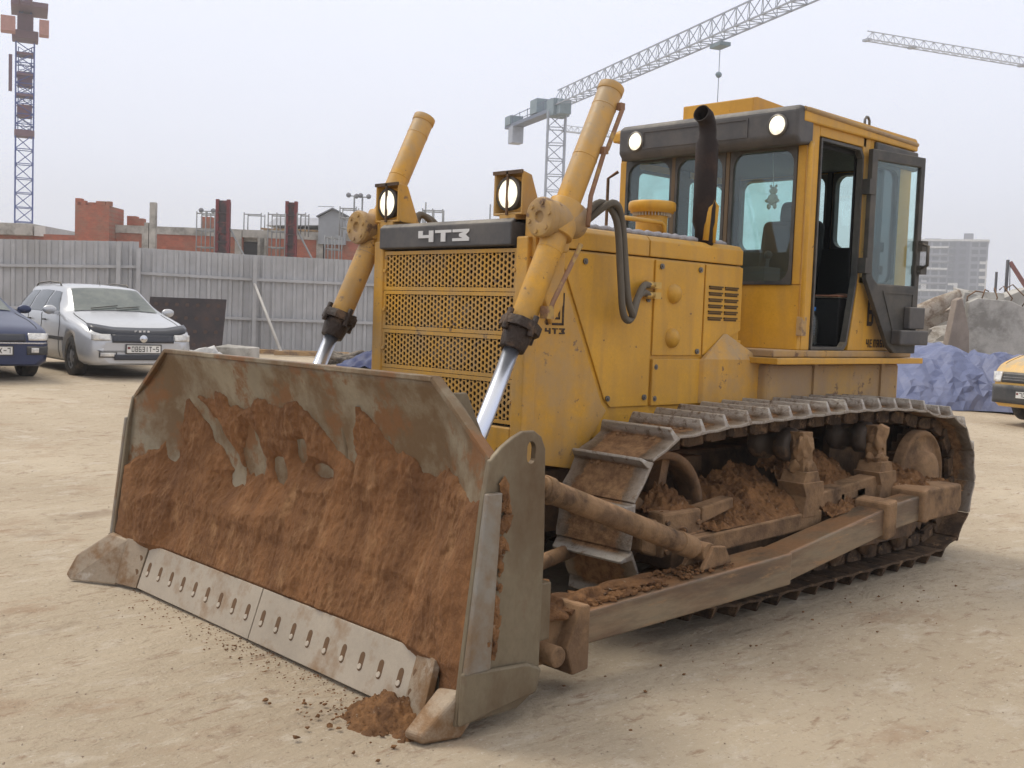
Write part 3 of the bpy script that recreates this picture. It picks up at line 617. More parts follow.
# door, swung back against the cab side
dh = Vector((-2.285, .865)); de = Vector((-2.85, .955)); dd = (de-dh); DW = dd.length; dang = math.atan2(dd.y, dd.x)
door = B()
def dshape(t): return [(t, 1.93+.3*t), (t, 2.79-t), (DW-t, 2.79-t), (DW-t, 1.44+t), (.34+t*.5, 1.44+t), (.27+t*.7, 1.49+t*.8)]
door.ring(dshape(0), [(.06, 1.97), (.06, 2.72), (DW-.045, 2.72), (DW-.045, 1.90), (.13, 1.90), (.075, 1.94)], 'y', -.018, .018)
door.prism([(.03, 1.93), (.28, 1.49), (.34, 1.45), (DW, 1.45), (DW, 1.905), (.10, 1.905)], 'y', -.017, .017)
do = door.done('cab_door', BLK, D, .006)
do.location = (dh.x, dh.y, 0); do.rotation_euler = (0, 0, dang)
B().prism([(.055, 1.95), (.055, 2.73), (DW-.055, 2.73), (DW-.055, 1.89), (.12, 1.89)], 'y', -.003, .003).done('door_glass', GLS, do)
B().ring([(.34, 1.52), (DW-.05, 1.52), (DW-.05, 1.86), (.18, 1.86)], [(.355, 1.535), (DW-.065, 1.535), (DW-.065, 1.845), (.20, 1.845)], 'y', -.024, -.016).done('door_pressing', BLK, do)
B().box(DW-.28, DW+.03, -.10, -.02, 1.50, 1.60).done('door_pocket', GRYP, do, .01)
B().box(DW-.15, DW+.02, -.07, -.02, 1.61, 1.76).done('door_lock', GRYP, do, .008)
B().tube([(DW-.02, -.02, 2.02), (DW-.02, -.09, 2.05), (DW-.02, -.09, 2.18), (DW-.02, -.02, 2.2)], .012, 8).box(DW-.03, DW+.035, -.05, .03, 1.99, 2.05).box(DW-.03, DW+.035, -.05, .03, 2.15, 2.22).done('door_handle', BLK, do)
for hz0 in (1.97, 2.49): B().box(-.03, .03, -.03, .03, hz0, hz0+.10).done('hinge', BLK, do)
# cab markings
LB = [[(0, 0), (0, 1), (.9, 1), (.9, .83), (.26, .83), (.26, .62), (.26, .62), (.70, .62), (.95, .48), (.95, .14), (.70, 0)]]
b = B()
hole = [(.26, .16), (.66, .16), (.70, .22), (.70, .40), (.66, .46), (.26, .46)]
def glyph(bb, polys, x, z, w, h, y=.8235):
    for q in polys: bb.prism([(x-px*w, z+pz*h) for px, pz in q], 'y', y, y+.003)
glyph(b, [[(0, 0), (0, 1), (.26, 1), (.26, 0)], [(.26, 1), (.9, 1), (.9, .84), (.26, .84)], [(.26, .62), (.7, .62), (.95, .48), (.7, .46), (.26, .46)], [(.95, .48), (.95, .14), (.7, .16), (.7, .46)], [(.26, .16), (.7, .16), (.95, .14), (.7, 0), (.26, 0)]], -2.435, 1.62, .085, .175)
b.done('lettering', LET, cab)
b = B(); Z0 = 1.474; hh = .055; x = -2.44; wd = .036
I = lambda a, c_: [(a, 0), (a, 1), (c_, 1), (c_, 0)]
gl_ = {
 'Ч': [[(0, 1), (.25, 1), (.25, .5), (0, .4)], [(.0, .55), (.9, .55), (.9, .38), (.1, .38)], I(.65, .9)],
 'Е': [I(0, .25), [(.25, 1), (.85, 1), (.85, .84), (.25, .84)], [(.25, .58), (.75, .58), (.75, .42), (.25, .42)], [(.25, .16), (.85, .16), (.85, 0), (.25, 0)]],
 'Л': [[(0, 0), (.15, 1), (.38, 1), (.22, 0)], [(.15, 1), (.9, 1), (.9, .84), (.15, .84)], I(.65, .9)],
 'Я': [I(.65, .9), [(0, 1), (.65, 1), (.65, .84), (0, .84)], I(0, .2)[:0] or [(0, .5), (0, 1), (.22, 1), (.22, .5)], [(0, .55), (.65, .55), (.65, .4), (0, .4)], [(0, 0), (.25, 0), (.5, .42), (.28, .42)]],
 'Б': [I(0, .25), [(.25, 1), (.85, 1), (.85, .84), (.25, .84)], [(.25, .58), (.9, .58), (.9, .44), (.25, .44)], [(.65, .58), (.9, .58), (.9, 0), (.65, 0)], [(.25, .16), (.9, .16), (.9, 0), (.25, 0)]],
 'И': [I(0, .24), I(.66, .9), [(.2, 0), (.2, .25), (.7, 1), (.7, .75)]],
 'Н': [I(0, .24), I(.66, .9), [(.2, .42), (.2, .58), (.7, .58), (.7, .42)]],
 'С': [I(0, .24), [(.2, 1), (.85, 1), (.85, .84), (.2, .84)], [(.2, .16), (.85, .16), (.85, 0), (.2, 0)]],
 'К': [I(0, .24), [(.24, .4), (.24, .6), (.6, 1), (.88, 1), (.5, .5), (.88, 0), (.6, 0)]]}
for ch in 'ЧЕЛЯБИНСК': glyph(b, gl_[ch], x, Z0, wd, hh); x -= .047
b.done('lettering', LET, cab)
# inside the cab
b = B(); b.obox((-2.42, .05, 1.80), (.5, .5, .14)); b.obox((-2.66, .05, 2.10), (.14, .48, .56), (0, rad(-8), 0)); b.obox((-2.74, .05, 2.44), (.10, .28, .18), (0, rad(-8), 0)); b.box(-2.6, -2.25, -.12, .22, 1.475, 1.73); b.done('operator_seat', mat('seat_black', (.015, .015, .017), .8), D, .05, seg=3)
b = B(); b.box(-1.85, -1.66, -.2, .5, 1.475, 1.98)
for y in (-.1, .02, .3): b.tube([(-1.9, y, 1.6), (-1.98, y, 1.9), (-2.0, y, 2.06)], .012, 8).blob((-2.0, y, 2.08), .03, .05, 2)
b.done('control_console', mat('console_grey', (.05, .05, .055), .6), D, .01)
b = B(); b.box(-2.62, -2.24, .50, .72, 1.475, 1.80); b.done('side_locker', DARK, D, .01)

# ---- blade
PZ = [0.0, .2, .45, .7, .95, 1.2, 1.33]; PX = [1.74, 1.665, 1.55, 1.50, 1.52, 1.59, 1.65]
HW = 1.53
def bx(y, z):
    c_ = interp(z, PZ, PX); a = abs(y); yf = 1.17-.10*max(0, (1.33-z))
    xe = interp(z, [0, .3, 1.05, 1.33], [1.78, 1.73, 1.665, 1.66])
    if a <= yf: return c_
    t_ = (a-yf)/(HW-yf); return c_ + (xe-c_)*(t_**.8)
def btop(y):
    a = abs(y); return 1.335 if a < 1.17 else 1.335-(a-1.17)/.36*.285
b = B(); ny, nz = 72, 26; V = []
for i in range(ny+1):
    y = -HW+2*HW*i/ny; V.append([b.bm.verts.new((bx(y, .12+(btop(y)-.12)*j/nz), y, .12+(btop(y)-.12)*j/nz)) for j in range(nz+1)])
for i in range(ny):
    for j in range(nz): f = b.bm.faces.new((V[i][j], V[i+1][j], V[i+1][j+1], V[i][j+1])); f.smooth = True
blade = b.done('blade', STEEL, D, recalc=False)
md = blade.modifiers.new('solid', 'SOLIDIFY'); md.thickness = .028; md.offset = -1
# rim bar along the top and its chamfers
b = B(); tp = [(1.66, -1.53, 1.05), (1.655, -1.17, 1.335), (1.655, 1.17, 1.335), (1.66, 1.53, 1.05)]
for p_, q_ in zip(tp, tp[1:]): b.bar(Vector(p_)+Vector((-.02, 0, 0)), Vector(q_)+Vector((-.02, 0, 0)), .05, .022)
b.done('top_rim', STEEL, blade, .004)
# stiffeners and box on the back
b = B()
for y in (-1.2, -.76, -.4, 0, .4, .76, 1.2):
    b.prism([(1.50, .15), (1.44, .15), (1.30, .45), (1.30, .9), (1.50, 1.28), (1.60, 1.28), (1.47, .7)], 'y', y-.012, y+.012)
b.box(1.26, 1.47, -1.5, 1.5, .28, .52); b.box(1.28, 1.47, -1.45, 1.45, .78, .92); b.done('back_stiffener', STEELP, blade, .006)
# side plates
for s in (1, -1):
    sp_ = [(1.67, 1.05), (1.61, 1.10), (1.55, 1.135), (1.50, 1.155), (1.44, 1.155), (1.40, 1.13), (1.375, 1.08), (1.36, .70), (1.365, .17), (1.39, .10), (1.48, .055), (1.80, .05), (1.775, .28), (1.735, .60), (1.70, .90)]
    spo = B().prism(sp_, 'y', min(s*1.525, s*1.55), max(s*1.525, s*1.55)).done('side_plate', STEELP, blade, .006)
    hp = [(1.455+.024*math.cos(rad(a)), 1.07+(.045 if math.sin(rad(a)) > 0 else -.045)*1+.0*a+.03*math.sin(rad(a))-(.03 if math.sin(rad(a)) > 0 else -.03)) for a in range(0, 360, 20)]
    cut = B().prism(hp, 'y', s*1.4, s*1.7).done('cut', STEELP)
    bo = spo.modifiers.new('hole', 'BOOLEAN'); bo.object = cut; bo.operation = 'DIFFERENCE'; bo.solver = 'EXACT'
    dg = bpy.context.evaluated_depsgraph_get(); me = bpy.data.meshes.new_from_object(spo.evaluated_get(dg)); spo.modifiers.clear(); spo.data = me; bpy.data.objects.remove(cut)
    B().prism([(1.70, .93), (1.625, .93), (1.625, .90), (1.655, .25), (1.78, .25)], 'y', min(s*1.552, s*1.577), max(s*1.552, s*1.577)).done('wear_strip', mat('wear_steel', (.24, .225, .20), .42, .4, c2=(.20, .135, .08), mask=(3, .45, .62), bump=.05), spo, .006)
    B().prism([(1.80, .055), (1.395, .105), (1.37, .20), (1.45, .235), (1.79, .26)], 'y', min(s*1.552, s*1.572), max(s*1.552, s*1.572)).done('toe_plate', STEELP, spo, .01)
    # soil stuck behind the strip
    sb = B()
    for k in range(60):
        z = random.uniform(.25, .95); sb.blob((interp(z, [.25, .9], [1.665, 1.60])+random.uniform(-.03, .012), s*1.56, z), random.uniform(.008, .026), .5, 1, (1, .7, 1.5))
    sb.done('stuck_soil', LOOSE, spo)
# cutting edge: two plates
def slab(pts, th, name, m, parent, bevel=.003):
    n = (Vector(pts[1])-Vector(pts[0])).cross(Vector(pts[2])-Vector(pts[0])).normalized()
    if n.x < 0: n = -n
    k = len(pts); P = [Vector(p) for p in pts] + [Vector(p)+n*th for p in pts]
    return B().poly(P, [tuple(range(k)), tuple(range(k, 2*k))] + [(i, (i+1) % k, k+(i+1) % k, k+i) for i in range(k)]).done(name, m, parent, bevel), n
EBIT = mat('end_bit_steel', (.30, .24, .175), .55, .25, c2=(.20, .115, .055), mask=(5, .45, .60), c3=(.42, .37, .31), mask3=(4, .56, .64), bump=.3, bscale=30)
HOLE = mat('hole_soil', (.13, .075, .04), .9)
BOLT = mat('bolt_pale', (.48, .42, .34), .5, .3)
bolt_src = None
for y0, y1 in ((-1.20, -.004), (.004, 1.20)):
    ed, n = slab([(1.755, y0, .0), (1.755, y1, .0), (1.675, y1, .235), (1.675, y0, .235)], .028, 'cutting_edge', EDGE, blade)
    for k in range(9):
        y = y0+(y1-y0)*(k+.5)/9; z = .115
        xc = interp(z, [0, .235], [1.755, 1.675])+.0292
        # keyhole recess: slot and round, then the bolt head
        tl = Vector((-.08, 0, .235)).normalized(); C0 = Vector((xc+.0005, y, z)); U_ = Vector((0, 1, 0))
        bb = B(); ring = []
        for a in range(0, 360, 20):
            r_ = .019; ring.append(C0+U_*math.cos(rad(a))*r_*.85+tl*(math.sin(rad(a))*r_+(.026 if math.sin(rad(a)) > 0 else -.018)))
        bb.poly([p+n*.001 for p in ring]+[p-n*.004 for p in ring], [tuple(range(18))]+[(i, (i+1) % 18, 18+(i+1) % 18, 18+i) for i in range(18)])
        ho = bb.done('bolt_slot', HOLE, ed)
        B().cyl(C0-tl*.018, C0-tl*.018+n*.006, .0135, .011, n=14).done('bolt', BOLT, ed)
# end bits
for s in (1, -1):
    ai, n = slab([(1.76, s*1.21, .0), (1.80, s*1.38, .0), (1.735, s*1.38, .25), (1.68, s*1.21, .245)], .03, 'end_bit', EBIT, blade)
    if s > 0:   # heavy worn corner shoe, its broad sloping face turned up
        B().poly([(1.93, 1.41, .0), (1.92, 1.50, -.005), (1.95, 1.42, .03), (1.93, 1.51, .03), (1.79, 1.425, .175), (1.755, 1.545, .19), (1.70, 1.43, .10), (1.70, 1.545, .06), (1.78, 1.43, .0), (1.76, 1.545, -.004)],
                 [(0, 1, 3, 2), (2, 3, 5, 4), (4, 5, 7, 6), (6, 7, 9, 8), (8, 9, 1, 0), (0, 2, 4, 6, 8), (1, 9, 7, 5, 3)]).done('corner_shoe', EBIT, blade, .016, seg=3)
    else:
        slab([(1.80, s*1.385, .0), (1.95, s*1.66, -.005), (1.965, s*1.68, .03), (1.90, s*1.69, .13), (1.77, s*1.53, .27), (1.737, s*1.385, .25)], .035, 'corner_shoe', EBIT, blade, .01)
    hb = B()
    for r_ in range(2):
        for c_ in range(3):
            y = s*(1.235+c_*.055); z = .09+r_*.075; x = 1.76-.08*z/.245+.033+(abs(y)-1.21)*.235
            C0 = Vector((x-.002, y, z)); hb.cyl(C0, C0+n*.004, .017, n=14)
    hb.done('bolt_slot', HOLE, ai)
# packed soil on the blade face
lv = [(-1.6, 0.64), (-1.49, 0.71), (-1.36, 0.74), (-1.26, 0.82), (-1.17, 0.92), (-1.1, 1.07), (-0.84, 1.14), (-0.52, 1.11), (-0.29, 1.11), (-0.2, 1.15), (-0.08, 1.09), (0.06, 1.13), (0.25, 1.02), (0.4, 0.93), (0.49, 0.86), (0.52, 1.06), (0.57, 1.15), (0.67, 1.1), (0.8, 0.99), (0.92, 0.93), (1.05, 0.9), (1.15, 0.94), (1.26, 0.95), (1.4, 0.91)]
holes = [(-.93, 1.02, .07, .12, -.9), (-.79, .91, .075, .12, -.9), (-.66, .80, .085, .10, -.9), (-.45, .88, .075, .11, .1), (-.40, .79, .085, .09, 0), (-.60, .69, .07, .05, 0), (-.17, .77, .065, .075, 0), (.21, .83, .10, .035, 0), (.03, .90, .045, .06, 0), (-1.22, .80, .05, .10, 0)]
LY = [p[0] for p in lv]; LZ = [p[1] for p in lv]
def mud_t(y, z):
    q = Vector((y, z, 0))
    lvl = interp(y, LY, LZ) + .07*noise.noise(q*5) + .035*noise.noise(q*14) + .012*noise.noise(q*40)
    t_ = (lvl-z)/.05; t0_ = (lvl-z)
    for hy, hz_, ry, rz_, sh in holes:
        dy = (y-hy-sh*(z-hz_))/ry; dz = (z-hz_)/rz_; r_ = math.sqrt(dy*dy+dz*dz)+.45*noise.noise(q*9)+.2*noise.noise(q*25)
        t_ = min(t_, (r_-1)*2.2); t0_ = min(t0_, (r_-1)*.16)
    k = max(0, min(1, t_))**.6; k2 = max(.22, min(1, t0_/.30))*k
    deep = interp(z, [.1, .20, .25, .5, .8, 1.1], [-.015, -.004, .045, .085, .060, .045])
    wing = 1 if abs(y) < 1.25 else max(.55, 1-(abs(y)-1.25)*1.6)
    rough = .003*noise.noise(Vector((y*55, z*8, 8)))*max(0, 1-z) + .010*max(0, z-.55)*abs(noise.noise(Vector((y*18, z*18, 4))))*3 + .018*noise.noise(Vector((y*7, z*4, 1))) + .010*noise.noise(Vector((y*24, z*11, 3))) + .006*noise.noise(Vector((y*70, z*30, 5))) + .020*abs(noise.noise(Vector((y*3.2, z*2.2, 9))))
    return t_, k2*deep*wing+k*(rough*(.3 if z < .25 else 1)+.006)
b = B(); ny, nz = 620, 250; VV = {}; T = {}
for i in range(ny+1):
    y = -1.522+3.044*i/ny
    for j in range(nz+1):
        z = .09+(1.17-.09)*j/nz
        if z > btop(y)-.02: continue
        T[i, j] = mud_t(y, z)
def mv(i, j):
    if (i, j) not in VV:
        y = -1.522+3.044*i/ny; z = .09+(1.17-.09)*j/nz
        low = .245+.02*noise.noise(Vector((y*9, 3, 0)))
        x = bx(y, z)+T[i, j][1]
        if abs(y) > 1.36 and T[i, j][0] > 0:
            g_ = (abs(y)-1.36)/.16*min(1, T[i, j][0]); x = x*(1-g_)+(interp(z, [.05, .28, .6, .9, 1.05], [1.79, 1.775, 1.735, 1.70, 1.672])-.010+.005*noise.noise(Vector((y*20, z*20, 2))))*g_
        if T[i, j][0] <= 0: x = bx(y, z)-.004
        VV[i, j] = b.bm.verts.new((x, y, z))
    return VV[i, j]
for i in range(ny):
    for j in range(nz):
        ks = ((i, j), (i+1, j), (i+1, j+1), (i, j+1))
        if all(k in T for k in ks) and max(T[k][0] for k in ks) > 0:
            f = b.bm.faces.new([mv(*k) for k in ks]); f.smooth = True
b.done('caked_soil', MUD, blade, recalc=False)

# ---- push arms, struts
for s in (1, -1):
    def Y(a, c_): return (min(s*a, s*c_), max(s*a, s*c_))
    b = B(); b.prism([(1.02, .195), (-.62, .225), (-.62, .40), (1.02, .345)], 'y', *Y(1.26, 1.46))
    b.done('push_arm', ARM, D, .012, seg=3)
    b = B(); b.prism([(-.61, .235), (-1.66, .375), (-1.66, .535), (-.61, .395)], 'y', *Y(1.27, 1.44)); b.prism([(-1.66, .375), (-2.3, .42), (-2.3, .575), (-1.66, .535)], 'y', *Y(1.28, 1.42))
    am = b.done('push_arm', ARM, D, .01)
    B().prism([(-1.63, .345), (-1.75, .36), (-1.75, .585), (-1.63, .57)], 'y', *Y(1.24, 1.47)).done('arm_collar', IRON, am, .02, seg=3)
    B().prism([(-2.22, .395), (-2.66, .40), (-2.72, .46), (-2.70, .60), (-2.22, .60)], 'y', *Y(1.16, 1.43)).prism([(-2.12, .40), (-2.22, .39), (-2.22, .62), (-2.12, .60)], 'y', *Y(1.22, 1.45)).done('arm_trunnion', IRON, am, .02, seg=3)
    b = B(); b.prism([(1.36, .14), (1.02, .14), (1.02, .36), (1.28, .34)], 'y', *Y(1.28, 1.42)); b.prism([(1.0, .10), (1.10, .09), (1.14, .20), (1.06, .39), (1.0, .38)], 'y', *Y(1.22, 1.49)); b.cyl((1.22, s*1.24, .2), (1.22, s*1.52, .2), .045, n=18)
    b.done('arm_knuckle', IRON, D, .01)
    a0, a1 = Vector((1.33, s*1.36, .93)), Vector((.0, s*1.34, .455)); dv = (a1-a0).normalized()
    b = B().cyl(a0, a0+dv*.16, .036, n=20).cyl(a0+dv*.13, a1-dv*.13, .052, n=24).cyl(a0+dv*.15, a0+dv*.20, .060, n=24).cyl(a1-dv*.24, a1-dv*.12, .058, n=24).cyl(a1-dv*.13, a1, .036, n=16).cyl(a1-dv*.03+Vector((0, -.05, 0)), a1-dv*.03+Vector((0, .05, 0)), .05, n=18)
    b.done('brace_strut', IRON, D, .004)
    B().prism([(.10, .39), (-.14, .40), (-.08, .49), (.02, .50)], 'y', *Y(1.27, 1.30)).prism([(.10, .39), (-.14, .40), (-.08, .49), (.02, .50)], 'y', *Y(1.38, 1.41)).done('strut_bracket', IRON, D, .006)
    # soil lying on the arm and the knuckle
    b = B()
    for k in range(420):
        t_ = random.random()**1.4; x = 1.10-1.25*t_; y = s*random.uniform(1.27, 1.44); r_ = random.uniform(.006, .022)*(1.15-.6*t_)
        b.blob((x, y, interp(x, [-.2, 1.1], [.395, .345])+r_*.4), r_, .5, 1, (1.2, 1.2, .8))
    b.done('soil_crumbs', LOOSE, am, kind='stuff')
    for c0, r0, q0 in (((1.17, s*1.33, .37), .11, (1.1, 1.0, .7)), ((.95, s*1.33, .36), .10, (1.6, .7, .38)), ((.6, s*1.33, .37), .09, (2.4, .6, .32))): B().blob(c0, r0, .5, 4, q0, 3).done('soil_lump', LOOSE, am)
for s in (1, -1): B().cyl((1.30, s*1.1, .42), (.2, s*.70, .40), .038, n=16).done('cross_brace', IRON, D)

# ---- tracks
def track_path():
    pts = []
    def arc(cx, cz, r, a0, a1, n=24):
        for k in range(n+1):
            a = rad(a0+(a1-a0)*k/n); pts.append((cx+r*math.cos(a), cz+r*math.sin(a)))
    arc(-.06, .57, .40, -100, 96)
    pts.extend([(-.35, .99), (-.65, 1.01), (-1.1, 1.02), (-1.6, 1.035), (-2.1, 1.035), (-2.6, 1.01)])
    arc(-2.985, .545, .41, 78, 262)
    pts.append((-2.9, .126)); pts.append((-.55, .126))
    return pts
TP = track_path(); TP.append(TP[0])
seglen = [math.dist(a, c_) for a, c_ in zip(TP, TP[1:])]; TOT = sum(seglen)
NS = round(TOT/.203); PITCH = TOT/NS
def at_len(L_):
    L_ %= TOT
    for (a, c_), l in zip(zip(TP, TP[1:]), seglen):
        if L_ <= l: t_ = L_/max(l, 1e-9); return Vector((a[0]+(c_[0]-a[0])*t_, 0, a[1]+(c_[1]-a[1])*t_))
        L_ -= l
    return Vector((TP[-1][0], 0, TP[-1][1]))
# a shoe: local x along the run, z outwards
def shoe_mesh():
    b = B(); L = PITCH*.5+.004; W = .25
    prof = [(-qx, qz) for qx, qz in ((-L-.018, .0), (-L-.018, .012), (-L+.02, .014), (-.01, .006), (L-.045, .014), (L-.033, .074), (L-.018, .076), (L-.008, .014), (L, .010), (L, -.004), (0, -.008))]
    b.prism(prof, 'y', -W, W)
    # grouser ends chamfered: pull the end vertices of the crest inwards
    for v in b.bm.verts:
        if v.co.z > .05: v.co.y = math.copysign(W-.022, v.co.y)
    for y in (-.12, -.075, .075, .12):
        for x in (-.055,): b.cyl((x, y, .008), (x, y, .022), .013, n=6, smooth=False)
    return b
src = None; low = None; hi = None
CHAIN = mat('muddy_track_iron', (.10, .062, .036), .85, .1, c2=(.045, .028, .018), mask=(9, .45, .58), c3=(.20, .125, .07), mask3=(14, .56, .64), bump=.5, bscale=40)
def track(s):
    tr = bpy.data.objects.new('track', None); COL.objects.link(tr); tr.parent = D; tr.location = (0, s*.94, 0)
    global src, hi
    ch = B()
    for k in range(NS):
        p = at_len(k*PITCH+.011); q = at_len((k+1)*PITCH+.011); d = (q-p).normalized(); nrm = Vector((d.z, 0, -d.x)); c_ = (p+q)/2
        # path runs front arc upwards then back along the top: outward normal
        mtx = Matrix((( -d.x, 0, nrm.x, 0), (0, 1, 0, 0), (-d.z, 0, nrm.z, 0), (0, 0, 0, 1)))
        if src is None: o = shoe_mesh().done('track_shoe', SHOE, tr, .004); src = o; hi = o.data
        else: o = src.copy(); o.data = hi; COL.objects.link(o); o.parent = tr
        mtx.translation = c_+nrm*.055; o.matrix_local = mtx
        if c_.z < .42 and c_.x < .1:
            global low
            if low is None: low = src.data.copy(); low.materials[0] = CHAIN
            o.data = low
        for y in (-.085, .085):
            a = p+nrm*.0; e_ = q+nrm*.0
            ch.bar(a+Vector((0, y, 0))+d*.034, e_+Vector((0, y, 0))-d*.034, .035, .08) if abs(d.x) < .999 else ch.bar(a+Vector((0, y, 0))+d*.034, e_+Vector((0, y, 0))-d*.034, .035, .08)
        ch.cyl(p+Vector((0, -.115, 0)), p+Vector((0, .115, 0)), .03, n=12)
    ch.done('track_chain', CHAIN, tr, .004)
    return tr
for s in (1, -1): track(s)
for s in (1, -1):
    def Y(a, c_): return (min(s*a, s*c_), max(s*a, s*c_))
    # idler, sprocket
    id_ = B().lathe([(.31, -.04), (.315, -.078), (.352, -.078), (.352, .078), (.315, .078), (.31, .04), (.31, -.04)], (-.06, s*.94, .57), 'y', 48)
    id_.lathe([(.10, -.12), (.12, -.10), (.12, .10), (.10, .12), (0, .12)], (-.06, s*.94, .57), 'y', 28)
    for k in range(5):
        a = rad(72*k+30); id_.obox((-.06+.21*math.cos(a), s*.94, .57+.21*math.sin(a)), (.22, .07, .06), (0, -a, 0))
    id_.done('idler_wheel', RUST, D, recalc=True)
    B().box(-3.32, -2.2, min(s*.68, s*.73), max(s*.68, s*.73), .35, 1.02).done('drive_case', RUST, D)
    B().cyl((-.06, s*.80, .57), (-.06, s*1.12, .57), .06, n=20).done('idler_axle', RUST, D)
    b = B(); n_ = 26; pts = []
    for k in range(n_*2):
        a = 2*math.pi*k/(n_*2); r_ = .385 if k % 2 else .335; pts.append((-2.985+r_*math.cos(a), .535+r_*math.sin(a)))
    b.prism(pts, 'y', *Y(.90, .98)); b.done('sprocket', RUST, D, .006)
    b = B().lathe([(.31, .0), (.31, .06), (.30, .075), (.28, .08), (.27, .06), (.17, .075), (.16, .12), (.10, .14), (0, .14)], (-2.86, s*1.0 if s > 0 else 0, .60), 'y', 40)
    if s < 0:
        for v in b.bm.verts: v.co.y = -1.0-v.co.y
    b.done('final_drive', IRON, D)
    # track frame: beam, bracket plates
    b = B(); b.prism([(.02, .33), (-2.75, .33), (-2.75, .50), (-.4, .52), (.02, .50)], 'y', *Y(.74, 1.16)); b.done('track_frame', RUST, D, .012)
    b = B(); b.prism([(-.06, .50), (-1.30, .53), (-1.30, .43), (-.06, .40)], 'y', *Y(1.16, 1.225)); b.prism([(-1.55, .60), (-1.85, .62), (-1.85, .56), (-1.55, .545)], 'y', *Y(1.1, 1.2)); b.prism([(-1.30, .62), (-2.02, .68), (-2.02, .52), (-1.74, .50), (-1.74, .60), (-1.60, .59), (-1.60, .49), (-1.30, .47)], 'y', *Y(1.08, 1.20))
    b.done('frame_ledge', IRON, D, .01)
    # idler block with its round plug
    b = B(); b.box(-.22, .10, *Y(1.04, 1.15), .40, .63); b.prism([(.10, .40), (.22, .44), (.22, .56), (.10, .60)], 'y', *Y(1.02, 1.12)); ib = b.done('idler_block', IRON, D, .015)
    b = B().lathe([(.035, 0), (.035, .012), (.024, .012), (.024, .004), (0, .004)], (-.06, s*1.15 if s > 0 else 0, .515), 'y', 24)
    if s < 0:
        for v in b.bm.verts: v.co.y = -1.15-v.co.y
    b.done('plug', RUST, ib)
    b = B()
    for x, z in ((-.19, .44), (-.19, .50), (-.19, .56), (.07, .43), (.07, .58)): b.cyl((x, s*1.145, z), (x, s*1.165, z), .014, n=6)
    b.done('bolt_row', RUST, ib)
    B().prism([(-.24, .54), (-.52, .60), (-.52, .66), (-.24, .63)], 'y', *Y(1.05, 1.14)).done('guide_bar', IRON, D, .01)
    # carrier rollers on mud-covered pillars
    for x in (-1.18, -2.06):
        r1 = B().lathe([(.0, -.14), (.085, -.14), (.10, -.12), (.10, -.05), (.075, -.045), (.075, .045), (.10, .05), (.10, .12), (.085, .14), (0, .14)], (x+.02, s*.97, .905), 'y', 30)
        cr_ = r1.done('carrier_roller', mat('dark_iron', (.07, .055, .045), .6, .2, c2=(.2, .13, .08), mask=(8, .5, .62), bump=.2), D)
        b = B().cyl((x+.02, s*1.11, .905), (x+.02, s*1.17, .905), .06, n=20).done('roller_cap', IRON, cr_)
        b = B(); b.prism([(x+.075, .99), (x-.03, .99), (x-.05, .75), (x+.05, .74)], 'y', *Y(1.10, 1.19)); b.prism([(x+.11, .70), (x-.11, .70), (x-.12, .64), (x-.06, .50), (x+.10, .50), (x+.07, .62)], 'y', *Y(1.05, 1.23)); b.prism([(x+.06, .76), (x-.06, .76), (x-.10, .68), (x+.10, .68)], 'y', *Y(1.06, 1.22))
        b.blob((x+.02, s*1.155, .90), .085, .45, 3, (.75, .6, 1.1), 3); b.blob((x, s*1.15, .76), .08, .5, 3, (.9, .7, .9), 3)
        b.done('roller_pillar', IRON, D, .012)
    # track rollers
    for k in range(6):
        x = -.48-k*.42
        B().lathe([(0, -.14), (.115, -.14), (.115, -.10), (.095, -.09), (.095, .09), (.115, .10), (.115, .14), (.04, .14), (.04, .19), (0, .19)], (x, s*.94, .235), 'y', 24).done('track_roller', RUST, D)
    b = B(); b.prism([(-.1, .40), (-.18, .22), (-2.6, .22), (-2.75, .40)], 'y', *Y(1.13, 1.15)); b.done('roller_guard', RUST, D)
    # loose soil heaped on the frame
    b = B()
    def heap(x0, x1, hts, y0=.86, y1=1.20, base=.50, nn=70):
        nx_, ny_ = nn*2, 52; vs = []
        for i in range(nx_+1):
            x = x0+(x1-x0)*i/nx_; h = interp(i/nx_, [t_/(len(hts)-1) for t_ in range(len(hts))], hts); r_ = []
            for j in range(ny_+1):
                t_ = j/ny_; y = y0+(y1-y0)*t_; q = Vector((x*9, y*9, s))
                z = base+h*(1-t_)**.75+(.04*noise.noise(q)+.032*noise.noise(q*2.7)+.022*noise.noise(q*6)+.012*noise.noise(q*13))*min(1, (1-t_)*6+.15)
                r_.append(b.bm.verts.new((x, s*y, z)))
            vs.append(r_)
        for i in range(nx_):
            for j in range(ny_): f = b.bm.faces.new((vs[i][j], vs[i+1][j], vs[i+1][j+1], vs[i][j+1])); f.smooth = True
    heap(-.24, -1.12, [.02, .12, .16, .20, .24, .26, .24], .80, 1.215, .515)
    heap(-1.22, -2.0, [.20, .30, .34, .30, .16], .80, 1.15, .56)
    heap(-1.30, -1.80, [.02, .08, .07, .02], 1.14, 1.30, .505, 40)
    heap(-2.14, -2.80, [.14, .20, .14, .08], .95, 1.40, .54, 50)
    heap(.10, -.24, [.04, .14, .13, .02], .98, 1.14, .60, 30)
    for k in range(120):
        x = random.uniform(-2.7, .0); b.blob((x, s*random.uniform(1.05, 1.2), .53+random.uniform(0, .03)), random.uniform(.006, .02), .5, 1)
    b.done('heaped_soil', LOOSE, D)
# rear: ripper frame so the machine reads whole from the side
b = B(); b.box(-3.45, -3.1, -.5, .5, .55, 1.0); b.box(-3.6, -3.4, -.12, .12, .5, .75); b.done('drawbar', RUST, D, .02)

